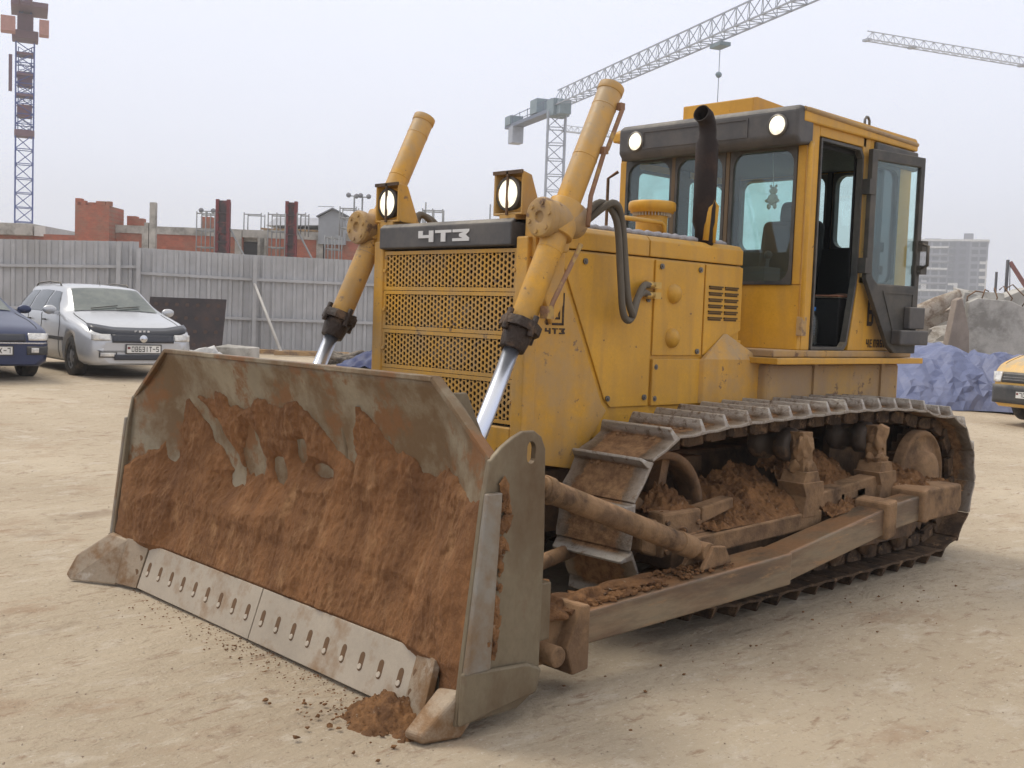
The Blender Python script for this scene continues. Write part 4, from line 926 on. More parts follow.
# ================================================================== SURROUNDINGS
HAZEB = []
class Frame:
    """local frame standing at a bearing and distance: x to the right of the photo, y away, z up"""
    def __init__(s, name, label, cat, u0, d, group=None, turn=0):
        s.u0, s.d = u0, d; turn = turn-math.atan((u0-512)/FPX)*(1 if d > 70 else 0); x, y = spot(u0-{True: 12, False: (2 if u0 < 60 and d > 100 else 5)}[d > 400] if d > 50 else u0, d); s.turn = turn
        s.o = thing(name, label, cat, (x, y, 0), VIEW-math.pi/2+turn, group)
    def X(s, u): return (u-s.u0)*s.d/FPX
    def Z(s, u, v): return hz(u, v, s.d)
BRICK = mat('brick_red', (.36, .125, .085), .9, c2=(.30, .15, .11), mask=(.8, .45, .6), var=.15)
def brick_nodes():
    t = BRICK.node_tree; p = t.nodes['Principled BSDF']; lk = p.inputs['Base Color'].links[0].from_socket
    tcn = N(t, 'ShaderNodeTexCoord'); mp = N(t, 'ShaderNodeMapping'); mp.inputs['Rotation'].default_value = (rad(90), 0, 0); t.links.new(tcn.outputs['Object'], mp.inputs[0])
    br = N(t, 'ShaderNodeTexBrick'); br.inputs['Scale'].default_value = 2.2; br.inputs['Color1'].default_value = (.9, .9, .9, 1); br.inputs['Color2'].default_value = (1.12, 1.05, 1.0, 1); br.inputs['Mortar'].default_value = (.9, 1.15, 1.2, 1)
    t.links.new(mp.outputs[0], br.inputs['Vector'])
    mx_ = N(t, 'ShaderNodeMix', data_type='RGBA', blend_type='MULTIPLY'); mx_.inputs[0].default_value = 1; t.links.new(lk, mx_.inputs[6]); t.links.new(br.outputs[0], mx_.inputs[7]); t.links.new(mx_.outputs[2], p.inputs['Base Color'])
brick_nodes()
CONC = mat('concrete', (.42, .405, .38), .9, c2=(.24, .23, .21), mask=(1.2, .45, .6), c3=(.42, .40, .37), mask3=(6, .58, .66), bump=.3, bscale=12)
FORM = mat('formwork_dark', (.06, .045, .05), .7, c2=(.16, .06, .06), mask=(3, .5, .6))
REDP = mat('formwork_red', (.16, .035, .04), .6)
GAL = mat('fence_zinc', (.43, .435, .45), .55, .2, c2=(.37, .37, .375), mask=(.9, .45, .65), c3=(.24, .19, .15), mask3=(7, .68, .74), var=.1)
SCAF = mat('scaffold_steel', (.25, .26, .27), .6, .3)
WOOD = mat('weathered_wood', (.38, .25, .13), .85, c2=(.22, .15, .10), mask=(5, .45, .6), bump=.3)
TARP = mat('blue_tarpaulin', (.12, .145, .265), .55, c2=(.17, .19, .30), mask=(1.5, .45, .65), bump=.35, bscale=11, var=.1, c3=(.26, .23, .22), mask3=(5, .68, .76))

# ---- corrugated fence
F0 = Vector((*spot(-70, 25.6), 0)); F1 = Vector((*spot(560, 30.5), 0))
F1 = F0+(F1-F0)*1.38; fd = (F1-F0); FL = fd.length; fang = math.atan2(fd.y, fd.x)
fence = thing('corrugated_fence', 'long grey corrugated metal fence with horizontal rails, behind the parked silver estate car', 'fence', (F0.x, F0.y, 0), fang)
def fence_u(u):   # distance along the fence for a bearing
    fh = Vector((FW.x, FW.y)).normalized(); rh = Vector((_rt.x, _rt.y)); dr = fh+rh*(u-512)/FPX
    A = Matrix(((fd.x/FL, -dr.x), (fd.y/FL, -dr.y))); sol = A.inverted() @ (Vector((CAM.x, CAM.y))-F0.xy); return sol[0], sol[1]
s_step, d_step = fence_u(136)
seg = []
x = 0; k = 0; s118 = fence_u(116)[0] % 3.25
while x < FL:
    x2 = min((s118 if x == 0 else x+3.25) if abs(x-s_step) > .01 else s118+3.25*math.ceil((x-s118)/3.25+.02), FL)
    if x < s_step < x2: x2 = s_step
    seg.append((x, x2)); x = x2
def ftop(s_):
    # height of the sheets along the run
    for u in range(-80, 900, 10):
        a, d_ = fence_u(u)
        if a >= s_: break
    v = interp(u, [-80, 0, 145], [238, 239.5, 242]) if s_ < s_step-.01 else interp(u, [146, 250, 385, 600, 900], [248, 255, 262, 273, 288])
    return hz(u, v, d_)
for a, c_ in seg:
    b = B(); per = .265; n_ = int((c_-a)/per*8)+1; top = ftop((a+c_)/2)+random.uniform(-.015, .015); top = ftop(a+.05); top2 = ftop(c_-.05)
    vs = []
    for i in range(n_+1):
        s_ = a+(c_-a)*i/n_; ph = (s_ % per)/per; w_ = .06*(max(0, min(1, (abs(ph-.5)-.13)/.10)))
        tt = top+(top2-top)*i/n_
        vs.append([b.bm.verts.new((s_, w_, z)) for z in (.45, tt)])
    for i in range(n_): b.bm.faces.new((vs[i][0], vs[i+1][0], vs[i+1][1], vs[i][1]))
    b.done('sheet', GAL, fence, solid=.004)
for z_off in (.62, 1.62):
    for a, c_ in seg: B().bar((a+.01, -.035, ftop(a+.05)-z_off), (c_-.01, -.035, ftop(c_-.05)-z_off), .05, .07).done('rail', GAL, fence)
for a, c_ in seg[::1]:
    B().box(a-.05, a+.05, -.16, -.06, .35, ftop(a+.05)-.02).done('post', GAL, fence)
# leaning prop and things along the fence
x0, y0 = spot(243, 28.3); x1, y1 = spot(280, 26.2)
b = B().cyl((x0, y0, hz(243, 262, 28.3)), (x1, y1, .53), .035, n=10); b.obox((x1, y1, .545), (.22, .22, .02))
o = b.done('leaning_prop', mat('pale_pole', (.55, .53, .50), .6)); o['label'] = 'thin pale steel prop leaning against the corrugated fence'; o['category'] = 'prop'
fx = Frame('formwork_sheet', 'dark brown sheet with rows of round marks leaning on the fence behind the silver car', 'panel', 182, 24.3)
z1 = fx.Z(182, 298); b = B(); b.poly([(fx.X(143), 0, .55), (fx.X(220), 0, .55), (fx.X(220), .35, z1), (fx.X(143), .35, z1+.0)], [(0, 1, 2, 3)])
b.done('board', mat('dark_brown_board', (.030, .024, .027), .6, c2=(.055, .038, .036), mask=(2, .45, .6)), fx.o, solid=.04)
b = B()
for i in range(7):
    for j in range(4):
        xx = fx.X(150+i*10.5); t_ = .12+j*.25; b.cyl((xx, .35*t_-.022, .55+(z1-.55)*t_), (xx, .35*t_-.032, .55+(z1-.55)*t_), .045, n=12)
b.done('mark', mat('mark_brown', (.085, .058, .05), .7), fx.o)
x, y = spot(236, 21); b = B().box(-.35, .35, -.25, .25, 0, .36)
for v in b.bm.verts: v.co += Vector((random.uniform(-.04, .04), random.uniform(-.04, .04), random.uniform(-.03, .03)))
o = b.done('concrete_block', CONC, bevel=.02); o.location = (x, y, zg(x, y)); o.rotation_euler = (0, 0, VIEW+1.3); o['label'] = 'rough grey concrete block on the ground in front of the fence'; o['category'] = 'block'
x, y = spot(202, 20); b = B(); b.blob((0, 0, .14), .26, .5, 3, (1.3, .7, .75), 5); b.blob((.22, 0, .12), .18, .5, 3, (1.2, .8, .6), 5)
o = b.done('crumpled_sack', mat('sack_white', (.62, .62, .62), .8, bump=.5, bscale=14)); o.location = (x, y, zg(x, y)); o.rotation_euler = (0, 0, VIEW-1.57); o['label'] = 'crumpled white sack lying beside the concrete block'; o['category'] = 'sack'
bx_, by_ = spot(300, 25.6); b = B().bar((0, 0, .06), (3.6, .3, .06), .14, .10).bar((1.4, .35, .05), (4.3, .1, .05), .12, .08)
for k in range(2):
    xx, yy = spot(285+k*48, 26.3-k*.5); o = B().bar((-1.4, 0, .06), (1.5, .1, .06), .15, .10).done('timber_beam', WOOD, bevel=.008); o.location = (xx, yy, zg(xx, yy)); o.rotation_euler = (0, 0, VIEW-1.57+.05*k)
    o['label'] = ('orange brown timber beam on the ground at the fence, nearer the leaning prop', 'orange brown timber beam on the ground at the fence, nearer the yellow grille')[k]; o['category'] = 'timber'; o['group'] = 'timber beams along the fence'
b.bm.free()
xx, yy = spot(377, 22); b = B(); nx_ = 26
vs = [[b.bm.verts.new(((i/nx_-.5)*1.5, (j/nx_-.5)*1.4, max(0, .34*math.cos((i/nx_-.5)*3)*math.cos((j/nx_-.5)*3)+.10*noise.noise(Vector((i*.35, j*.35, 0)))))) for j in range(nx_+1)] for i in range(nx_+1)]
for i in range(nx_):
    for j in range(nx_): f = b.bm.faces.new((vs[i][j], vs[i+1][j], vs[i+1][j+1], vs[i][j+1])); f.smooth = True
o = b.done('small_tarpaulin', mat('dark_blue_sheet', (.02, .03, .10), .55, c2=(.04, .06, .16), mask=(3, .5, .6)), solid=.004); o.location = (xx, yy, zg(xx, yy)-.01); o.rotation_euler = (0, 0, VIEW-1.57); o['label'] = 'small dark blue sheet crumpled on the ground beside the yellow grille'; o['category'] = 'tarpaulin'
xx, yy = spot(347, 23); b = B(); pts = []
for i in range(90):
    a = i*.33; r_ = .34+.07*math.sin(i*.21); pts.append((r_*math.cos(a)*1.4, r_*.6*math.sin(a), .05+.17*(i/90)+.05*math.sin(i*.7)))
b.tube(pts, .045, 8); b.blob((.55, 0, .1), .14, .5, 2, (1.5, 1, .6))
o = b.done('coiled_hose', mat('old_hose', (.10, .085, .07), .8, c2=(.28, .24, .19), mask=(6, .45, .6))); o.location = (xx, yy, zg(xx, yy)); o['label'] = 'tangle of dark dirty hose on the ground just behind the blade'; o['category'] = 'hose'

# ---- cars
def car(name, label, cat, pos, rz, P, paint, trim, group=None):
    root = thing(name, label, cat, (pos[0], pos[1], pos[2]), rz, group)
    K = P['K']                                              # stations: x, zlow, hw, zbelt, hwb, zroof, hwr
    xs = [k[0] for k in K][::-1]
    def at(x, i): return interp(x, xs, [k[i] for k in K][::-1])
    def ringp(x):
        zl, hw, zb, hb, zr, hr = (at(x, i) for i in range(1, 7))
        return [(0, zl), (hw*.86, zl), (hw*.965, zl+.06), (hw, zl+.18), (hw*1.005, zl+(zb-zl)*.55), (hw*.985, zl+(zb-zl)*.80), (hb, zb), (hb*.985, zb+.02*(zr > zb+.1)), (hr+(hb-hr)*.5, (zb+zr)/2+.01), (hr*1.01, zr-.055*(zr > zb+.1)-.008), (hr*.95, zr-.012), (hr*.8, zr+.002), (hr*.45, zr+.016), (0, zr+.02)]
    X = []
    for a, c_ in zip([k[0] for k in K], [k[0] for k in K][1:]):
        n_ = max(1, int(abs(a-c_)/.06)); X += [a+(c_-a)*i/n_ for i in range(n_)]
    X.append(K[-1][0])
    # smooth the profiles a little by averaging neighbours
    R_ = [ringp(x) for x in X]
    for _ in range(P.get('sm', 2)):
        R_ = [R_[0]] + [[((a[0]+2*c_[0]+e_[0])/4, (a[1]+2*c_[1]+e_[1])/4) for a, c_, e_ in zip(R_[i-1], R_[i], R_[i+1])] for i in range(1, len(R_)-1)] + [R_[-1]]
    b = B(); vs = []
    for x, r_ in zip(X, R_):
        left = [b.bm.verts.new((x, y, z)) for y, z in r_]; right = [b.bm.verts.new((x, -y, z)) for y, z in r_[1:-1]]
        vs.append(left + right[::-1])
    m_n = len(vs[0])
    for a, c_ in zip(vs, vs[1:]):
        for k in range(m_n): f = b.bm.faces.new((a[k], a[(k+1) % m_n], c_[(k+1) % m_n], c_[k])); f.smooth = True
    b.bm.faces.new(vs[0][::-1]); b.bm.faces.new(vs[-1])
    body = b.done('body', paint, root)
    cuts = B()
    for ax in P['axles']: cuts.cyl((ax, -1.2, P['wr']), (ax, 1.2, P['wr']), P['wr']+.055, n=36)
    co = cuts.done('cut', trim); co.parent = root
    md = body.modifiers.new('b', 'BOOLEAN'); md.object = co; md.operation = 'DIFFERENCE'; md.solver = 'EXACT'
    bpy.context.view_layer.update(); dg = bpy.context.evaluated_depsgraph_get(); me = bpy.data.meshes.new_from_object(body.evaluated_get(dg)); body.modifiers.clear(); body.data = me
    bpy.data.objects.remove(co)
    def S(x, t, sgn, off=.006):   # side glass surface between belt (t=0) and roof edge (t=1)
        i = min(range(len(X)), key=lambda q: abs(X[q]-x)); r_ = R_[i]
        pts = [r_[7], r_[8], r_[9]]; y = np.interp(t, [0, .5, 1], [p[0] for p in pts]); z = np.interp(t, [0, .5, 1], [p[1] for p in pts]); return Vector((x, sgn*(y+off), z+off*.3))
    def T_(x, s_, off=.008):      # top surface, s_ -1..1 across
        i = min(range(len(X)-1), key=lambda q: abs((X[q]) - x)); f = 0
        # linear interpolation between stations
        for q in range(len(X)-1):
            if X[q] >= x >= X[q+1]: i = q; f = (X[q]-x)/(X[q]-X[q+1]); break
        def g(r_, a): return np.interp(a, [0, .45, .8, .95, 1.0], [r_[13][1], r_[12][1], r_[11][1], r_[10][1], r_[9][1]]), r_[10][0]/.95
        z0_, w0 = g(R_[i], abs(s_)); z1_, w1 = g(R_[min(i+1, len(R_)-1)], abs(s_)); return Vector((x, s_*(w0+(w1-w0)*f), z0_+(z1_-z0_)*f))
    CG = MATS.get('car_glass') or mat('car_glass', (.035, .045, .05), .06, var=.02)
    def grid(fn, nu, nv, name, m, solid=.0):
        b = B(); q = [[b.bm.verts.new(fn(i/nu, j/nv)) for j in range(nv+1)] for i in range(nu+1)]
        for i in range(nu):
            for j in range(nv): f = b.bm.faces.new((q[i][j], q[i+1][j], q[i+1][j+1], q[i][j+1])); f.smooth = True
        return b.done(name, m, root, solid=solid, recalc=False)
    for (x0a, x1a, x0b, x1b) in P['side_win']:       # bottom x-range, top x-range
        for sg in (1, -1): grid(lambda u, v: S((x0a+(x1a-x0a)*u)*(1-v)+(x0b+(x1b-x0b)*u)*v, .04+.86*v, sg), 8, 6, 'side_window', CG)
    xa, xb = P['screen']
    nrm = Vector((P.get('snz', .5), 0, .86))
    grid(lambda u, v: T_(xa+(xb-xa)*v, (-.9+1.8*u)*(1-.03*v))+nrm*.010, 14, 12, 'windscreen', MATS.get('screen_glass') or mat('screen_glass', (.10, .12, .12), .08, c2=(.16, .18, .17), mask=(2, .4, .6), var=.05))
    wb = B(); 
    for y0_, y1_ in ((-.55, .05), (.0, .55)): wb.bar(T_(xa-.02, y0_)+nrm*.03, T_(xa-.10, y1_)+nrm*.03, .018, .012)
    wb.done('wiper', RUB, root)
    for ax in P['axles']:
        for sg in (1, -1):
            y = sg*(P['track']); wr = P['wr']
            ty = B().lathe([(wr*.62, -.09), (wr*.93, -.095), (wr, -.07), (wr, .07), (wr*.93, .095), (wr*.62, .09)], (ax, y, wr), 'y', 36).done('tyre', RUB, root)
            r_ = B().lathe([(wr*.64, sg*.075), (wr*.60, sg*.085), (wr*.52, sg*.055), (wr*.25, sg*.075), (0, sg*.08)], (ax, y, wr), 'y', 36).done('rim', mat('wheel_rim', (.20, .20, .21), .4, .5), ty)
            hb_ = B()
            for k in range(7):
                a = rad(k*51.4); hb_.cyl((ax+wr*.42*math.cos(a), y+sg*.075, wr+wr*.42*math.sin(a)), (ax+wr*.42*math.cos(a), y+sg*.078, wr+wr*.42*math.sin(a)), wr*.09, n=10)
            hb_.done('vent_hole', DARK, r_)
    b = B(); b.box(P['axles'][1]-.3, P['axles'][0]+.3, -.6, .6, at(0, 1)-.0, at(0, 1)+.3); b.done('underbody', DARK, root)
    for sg in (1, -1):
        mx_, mz_ = P['mirror']; y = at(mx_, 4)
        b = B(); b.blob((mx_+.02, sg*(y+.12), mz_+.07), .1, .05, 3, (.55, 1.05, .68)); b.box(mx_-.02, mx_+.05, min(sg*(y-.02), sg*(y+.06)), max(sg*(y-.02), sg*(y+.06)), mz_, mz_+.05); b.done('wing_mirror', paint, root)
    gapm = mat('panel_gap', (.02, .02, .022), .8)
    for gx_ in P['seams']:
        i = min(range(len(X)), key=lambda q: abs(X[q]-gx_)); r_ = R_[i]
        for sg in (1, -1): B().tube([Vector((X[i], sg*(r_[k][0]+.001), r_[k][1])) for k in (2, 3, 4, 5, 6, 7)], .005, 5).done('panel_gap', gapm, body)
    hb0 = P['bonnet']; 
    for sg in (1, -1): B().tube([T_(hb0[0]+(hb0[1]-hb0[0])*k/8, sg*.93, 0)+Vector((0, 0, .001)) for k in range(9)], .006, 5).done('panel_gap', gapm, body)
    return root, at, T_, S, grid
def digits(b, text, x, y0, z0, w, h, adv, sgn=1, ax='x'):
    D7 = {'0': 'abcdef', '1': 'bc', '2': 'abged', '3': 'abgcd', '4': 'fgbc', '5': 'afgcd', '6': 'afgedc', '7': 'abc', '8': 'abcdefg', '9': 'abcdfg', '-': 'g', 'O': 'abcdef', 'E': 'afged', 'H': 'fegbc', 'A': 'abcefg', 'C': 'afed'}
    t_ = .2
    SG = {'a': (0, 1, .84, 1), 'g': (0, 1, .44, .58), 'd': (0, 1, 0, .16), 'f': (0, t_, .5, 1), 'e': (0, t_, 0, .5), 'b': (1-t_, 1, .5, 1), 'c': (1-t_, 1, 0, .5)}
    for k, c_ in enumerate(text):
        o_ = y0+sgn*k*adv
        def put(pts): b.prism([(o_+sgn*px*w, z0+pz*h) for px, pz in pts], ax, x, x+.003)
        if c_ == 'I': put([(.38, 0), (.62, 0), (.62, 1), (.38, 1)])
        elif c_ == 'T': put([(.38, 0), (.62, 0), (.62, .84), (.38, .84)]); put([(0, .84), (1, .84), (1, 1), (0, 1)])
        elif c_ == 'K': put([(0, 0), (.22, 0), (.22, 1), (0, 1)]); put([(.22, .4), (.22, .6), (.75, 1), (1, 1), (.45, .5), (1, 0), (.75, 0)])
        elif c_ in D7:
            for q in D7[c_]:
                a, c2_, e_, f_ = SG[q]; put([(a, e_), (c2_, e_), (c2_, f_), (a, f_)])
PLATE = mat('plate_white', (.72, .72, .70), .5); PLB = mat('plate_black', (.03, .03, .03), .5)
def plate(root, x, z, text, w=.52, h=.112, frame=True, off=0):
    p = B().box(x-.01, x, off-w/2, off+w/2, z-h/2, z+h/2).done('number_plate', PLATE, root, .004)
    if frame: B().ring([(off-w/2-.014, z-h/2-.014), (off+w/2+.014, z-h/2-.014), (off+w/2+.014, z+h/2+.014), (off-w/2-.014, z+h/2+.014)], [(off-w/2, z-h/2), (off+w/2, z-h/2), (off+w/2, z+h/2), (off-w/2, z+h/2)], 'x', x-.012, x+.004).done('plate_frame', BLK, p)
    b = B(); n_ = len(text); adv = (w-.09)/n_; digits(b, text, x, off-w/2+.075, z-h*.34, adv*.72, h*.68, adv); b.done('plate_text', PLB, p)
    B().box(x, x+.002, off-w/2+.012, off-w/2+.055, z, z+h*.30).done('plate_flag', REDP, p)
SILVER = mat('silver_paint', (.50, .515, .545), .25, .35, var=.0)
NAVY = mat('blue_paint', (.03, .042, .10), .28, .25, var=.0)
VANY = mat('van_yellow_paint', (.72, .42, .08), .4, dust=(.4, .33, .22), dustamt=.1, var=.05)
PLAS = mat('dark_plastic', (.035, .038, .045), .55, dust=(.2, .18, .15), dustamt=.2)
LAMPG = mat('headlamp_glass', (.72, .72, .70), .12, .2, c2=(.45, .45, .46), mask=(9, .45, .6))
# front, x: zlow hw zbelt hwb zroof hwr
KW = [(2.14, .24, .60, .52, .58, .55, .54), (2.11, .21, .70, .60, .68, .635, .62), (2.05, .20, .77, .66, .745, .69, .69), (1.9, .20, .825, .71, .79, .745, .74), (1.6, .20, .845, .78, .82, .825, .76), (1.05, .20, .85, .87, .835, .925, .76), (.95, .20, .85, .88, .835, .95, .74),
      (.28, .20, .85, .90, .835, 1.315, .60), (.10, .20, .85, .90, .835, 1.345, .59), (-.6, .20, .85, .905, .83, 1.375, .585), (-1.5, .20, .845, .91, .82, 1.36, .575), (-1.83, .22, .83, .92, .80, 1.32, .56), (-2.02, .26, .80, .92, .765, 1.05, .60), (-2.10, .30, .76, .88, .73, .93, .62), (-2.16, .34, .70, .60, .66, .66, .58)]
PW = dict(K=KW, seams=(.78, -.20, -1.04), bonnet=(1.92, 1.0), axles=(1.30, -1.22), wr=.30, track=.735, side_win=[(.72, -.18, .18, -.18), (-.26, -1.02, -.26, -.98), (-1.10, -1.92, -1.06, -1.78)], screen=(.93, .30), mirror=(.62, .90))
hdg = math.atan2(CAM.y-spot(142, 16.7)[1], CAM.x-spot(142, 16.7)[0])
fx_, fy_ = spot(142, 16.7); hs = hdg+rad(20)
cx_, cy_ = fx_-2.14*math.cos(hs), fy_-2.14*math.sin(hs)
def wz(u, v, d): return hz(u, v, d)
SW, at_, T_, S_, grid_ = car('silver_estate_car', 'silver estate car with roof rails and a dark bonnet guard parked by the fence', 'car', (cx_, cy_, .415), hs, PW, SILVER, PLAS)
SW.scale = (1, 1, 1.045)
def front_patch(root, y0, y1, z0, z1, xo, name, m, K, at, nx_=10, curve=None, lift=.0):
    """patch following the rounded nose: x from the width law"""
    def fx2(y, z):
        # invert the station table: the station whose half width covers |y| and whose roof covers z
        best = None
        for i in range(200):
            x = K[0][0]-(K[0][0]-K[5][0])*i/199
            hw = at(x, 2); top = at(x, 5)+.02
            if hw*.985 >= abs(y) and top >= z: best = x; break
        return best if best is not None else K[4][0]
    b = B(); q = []
    for i in range(nx_+1):
        y = y0+(y1-y0)*i/nx_; r_ = []
        for j in range(5):
            t_ = j/4; za = z0(y) if callable(z0) else z0; zb_ = z1(y) if callable(z1) else z1; z = za+(zb_-za)*t_
            r_.append(b.bm.verts.new((fx2(y, z)+xo, y, z)))
        q.append(r_)
    for i in range(nx_):
        for j in range(4): f = b.bm.faces.new((q[i][j], q[i+1][j], q[i+1][j+1], q[i][j+1])); f.smooth = True
    return b.done(name, m, root, solid=.02)
front_patch(SW, -.47, .47, .535, .65, .008, 'grille_opening', mat('guard_black', (.03, .033, .045), .3, var=0), KW, at_)
for sg in (1, -1):
    l_ = front_patch(SW, sg*.49, sg*.75, .565, .655, .006, 'headlamp', LAMPG, KW, at_)
    front_patch(SW, sg*.42, sg*.64, .335, .39, .004, 'fog_lamp', LAMPG, KW, at_)
    front_patch(SW, sg*.40, sg*.66, .32, .405, .0, 'lamp_recess', PLAS, KW, at_)
front_patch(SW, -.44, .44, .285, .365, .016, 'air_intake', MATS['guard_black'], KW, at_)
# bonnet guard: dark curved strip on the bonnet edge
def gline(y): return .70+.015*math.cos(y*5)
b = B(); q = []
for i in range(25):
    y = -.76+1.52*i/24; xx0 = interp(abs(y), [0, .5, .7, .76], [2.10, 2.07, 2.0, 1.93]); zb_ = interp(abs(y), [0, .4, .6, .76], [.64, .645, .675, .70]); q.append([b.bm.verts.new((xx0+.025, y, zb_-.02)), b.bm.verts.new((xx0-.01, y, zb_+.05)), b.bm.verts.new((xx0-.13, y, zb_+.105))])
for i in range(24):
    for j in range(2): f = b.bm.faces.new((q[i][j], q[i+1][j], q[i+1][j+1], q[i][j+1])); f.smooth = True
g_ = b.done('bonnet_guard', mat('guard_black', (.03, .033, .045), .3, var=0), SW, solid=.012)
B().lathe([(0, .01), (.05, .008), (.06, 0)], (2.15, 0, .59), 'x', 20).done('badge', mat('badge_chrome', (.6, .62, .66), .2, .9), SW).scale = (1, 1, 1)
b = B(); digits(b, '', 0, 0, 0, 1, 1, 1)
for k, ch_ in enumerate('FORD'): 
    pass
for k, pts in enumerate(([(0, 0), (.25, 0), (.25, .4), (.7, .4), (.7, .6), (.25, .6), (.25, .82), (.9, .82), (.9, 1), (0, 1)], [(0, 0), (.9, 0), (.9, 1), (0, 1)], [(0, 0), (.25, 0), (.25, .4), (.6, 0), (.9, 0), (.6, .45), (.9, .6), (.9, 1), (0, 1)], [(0, 0), (.6, 0), (.9, .3), (.9, .7), (.6, 1), (0, 1)])):
    b.prism([(-.12+.065*k+p[0]*.04, .688+p[1]*.026) for p in pts], 'x', 2.095, 2.10)
b.done('lettering', WHT, g_)
plate(SW, 2.165, .445, '0863IT-5')
for sg in (1, -1):
    B().tube([S_(-.1, 1, sg)+Vector((0, -sg*.05, .03)), S_(-.2, 1, sg)+Vector((0, -sg*.05, .09)), S_(-.8, 1, sg)+Vector((0, -sg*.05, .10)), S_(-1.5, 1, sg)+Vector((0, -sg*.05, .09)), S_(-1.65, 1, sg)+Vector((0, -sg*.05, .03))], .014, 8).done('roof_rail', BLK, SW)
    B().box(-1.9, 1.0, min(sg*.848, sg*.862), max(sg*.848, sg*.862), .52, .575).done('rub_strip', PLAS, SW, .006)
    for x in (.0, -.86): B().box(x-.08, x+.06, min(sg*.845, sg*.872), max(sg*.845, sg*.872), .80, .825).done('door_handle', PLAS, SW, .005)
B().cyl((.1, .0, 1.36), (.0, 0, 1.52), .004, n=6).done('aerial', BLK, SW)

KB = [(2.20, .24, .66, .55, .64, .58, .60), (2.16, .21, .74, .62, .72, .655, .66), (2.08, .20, .80, .68, .77, .71, .70), (1.9, .20, .84, .73, .805, .765, .74), (1.5, .20, .855, .80, .83, .85, .77), (1.0, .20, .86, .88, .84, .93, .76), (.9, .20, .86, .90, .84, .96, .74),
      (.10, .20, .86, .92, .84, 1.38, .60), (-.1, .20, .86, .92, .84, 1.40, .59), (-.8, .20, .86, .93, .835, 1.41, .585), (-1.2, .20, .855, .94, .83, 1.36, .575), (-1.65, .22, .84, .95, .80, 1.04, .66), (-1.75, .22, .84, .95, .80, 1.02, .70), (-2.15, .28, .80, .92, .765, .96, .68), (-2.24, .34, .70, .60, .66, .66, .6)]
PB = dict(K=KB, seams=(.70, -.33, -1.24), bonnet=(1.95, .95), axles=(1.33, -1.28), wr=.31, track=.745, side_win=[(.62, -.30, .05, -.30), (-.38, -1.2, -.38, -1.0)], screen=(.88, .14), mirror=(.55, .93))
fx_, fy_ = spot(-9, 15.2); hb_ = math.atan2(CAM.y-fy_, CAM.x-fx_)+rad(17)
BS, atb, Tb, Sb, gb = car('blue_saloon_car', 'dark blue saloon car beside the silver estate, only its front corner in view', 'car', (fx_-2.2*math.cos(hb_), fy_-2.2*math.sin(hb_), .42), hb_, PB, NAVY, PLAS)
front_patch(BS, -.44, .44, .55, .66, .004, 'grille_opening', MATS['guard_black'], KB, atb)
for sg in (1, -1):
    front_patch(BS, sg*.48, sg*.79, .575, .675, .006, 'headlamp', LAMPG, KB, atb); front_patch(BS, sg*.52, sg*.62, .40, .47, .012, 'fog_lamp', LAMPG, KB, atb)
    front_patch(BS, sg*.46, sg*.80, .37, .49, .004, 'bumper_insert', PLAS, KB, atb)
front_patch(BS, -.78, .78, .525, .545, .006, 'bumper_strip', mat('strip_chrome', (.5, .5, .52), .3, .8), KB, atb, 24)
plate(BS, 2.225, .43, '2563OK-7')

KV = [(2.35, .30, .72, .62, .72, .66, .70), (2.30, .28, .82, .80, .80, .86, .76), (2.22, .26, .88, .92, .86, .97, .80), (2.05, .26, .91, 1.00, .89, 1.05, .82), (1.6, .26, .92, 1.10, .90, 1.20, .84), (1.35, .26, .92, 1.14, .90, 1.27, .82), (.7, .26, .92, 1.15, .90, 1.82, .72), (.5, .26, .92, 1.15, .90, 1.88, .72), (-2.2, .26, .92, 1.15, .90, 1.90, .72), (-2.4, .30, .90, 1.15, .88, 1.80, .70), (-2.45, .34, .88, .9, .86, 1.0, .8)]
PV = dict(K=KV, seams=(1.2, .15, -1.05), bonnet=(2.1, 1.4), axles=(1.45, -1.45), wr=.33, track=.80, side_win=[(1.15, .25, .70, .25), (.1, -1.0, .1, -1.0), (-1.1, -2.2, -1.1, -2.15)], screen=(1.33, .76), mirror=(1.0, 1.12), snz=.6)
fx_, fy_ = spot(1033, 18.6); hv = math.atan2(CAM.y-fy_, CAM.x-fx_)-rad(40)
VN, atv, Tv, Sv, gv = car('yellow_van', 'yellow van with a dark front bumper, its nose beside the blue tarpaulin', 'van', (fx_-2.3*math.cos(hv), fy_-2.3*math.sin(hv), .06), hv, PV, VANY, PLAS)
front_patch(VN, -.90, .90, .34, .66, .03, 'bumper', PLAS, KV, atv, 30)
front_patch(VN, -.60, .60, .70, .88, .012, 'grille', PLAS, KV, atv, 20)
for z in (.74, .79, .84): front_patch(VN, -.58, .58, z, z+.008, .02, 'grille_bar', mat('grille_bar_grey', (.3, .3, .3), .5), KV, atv, 20)
for sg in (1, -1): front_patch(VN, sg*.62, sg*.80, .70, .88, .014, 'headlamp', LAMPG, KV, atv)
bd = B().lathe([(.085, 0), (.085, .012), (.07, .014), (.07, .006), (0, .006)], (2.335, 0, .79), 'x', 28).done('badge_ring', mat('badge_pale', (.6, .62, .6), .3, .5), VN)
b = B(); 
for a_, c_ in (((-.045, .045), (-.02, .005)), ((-.02, .005), (0, .045)), ((0, .045), (.02, .005)), ((.02, .005), (.045, .045)), ((-.055, .01), (-.03, -.055)), ((-.03, -.055), (0, -.005)), ((0, -.005), (.03, -.055)), ((.03, -.055), (.055, .01))):
    b.bar((2.348, a_[0], .79+a_[1]), (2.348, c_[0], .79+c_[1]), .010, .008)
b.done('badge_letters', MATS['badge_pale'], bd)
plate(VN, 2.392, .50, '7042OK', w=.52)

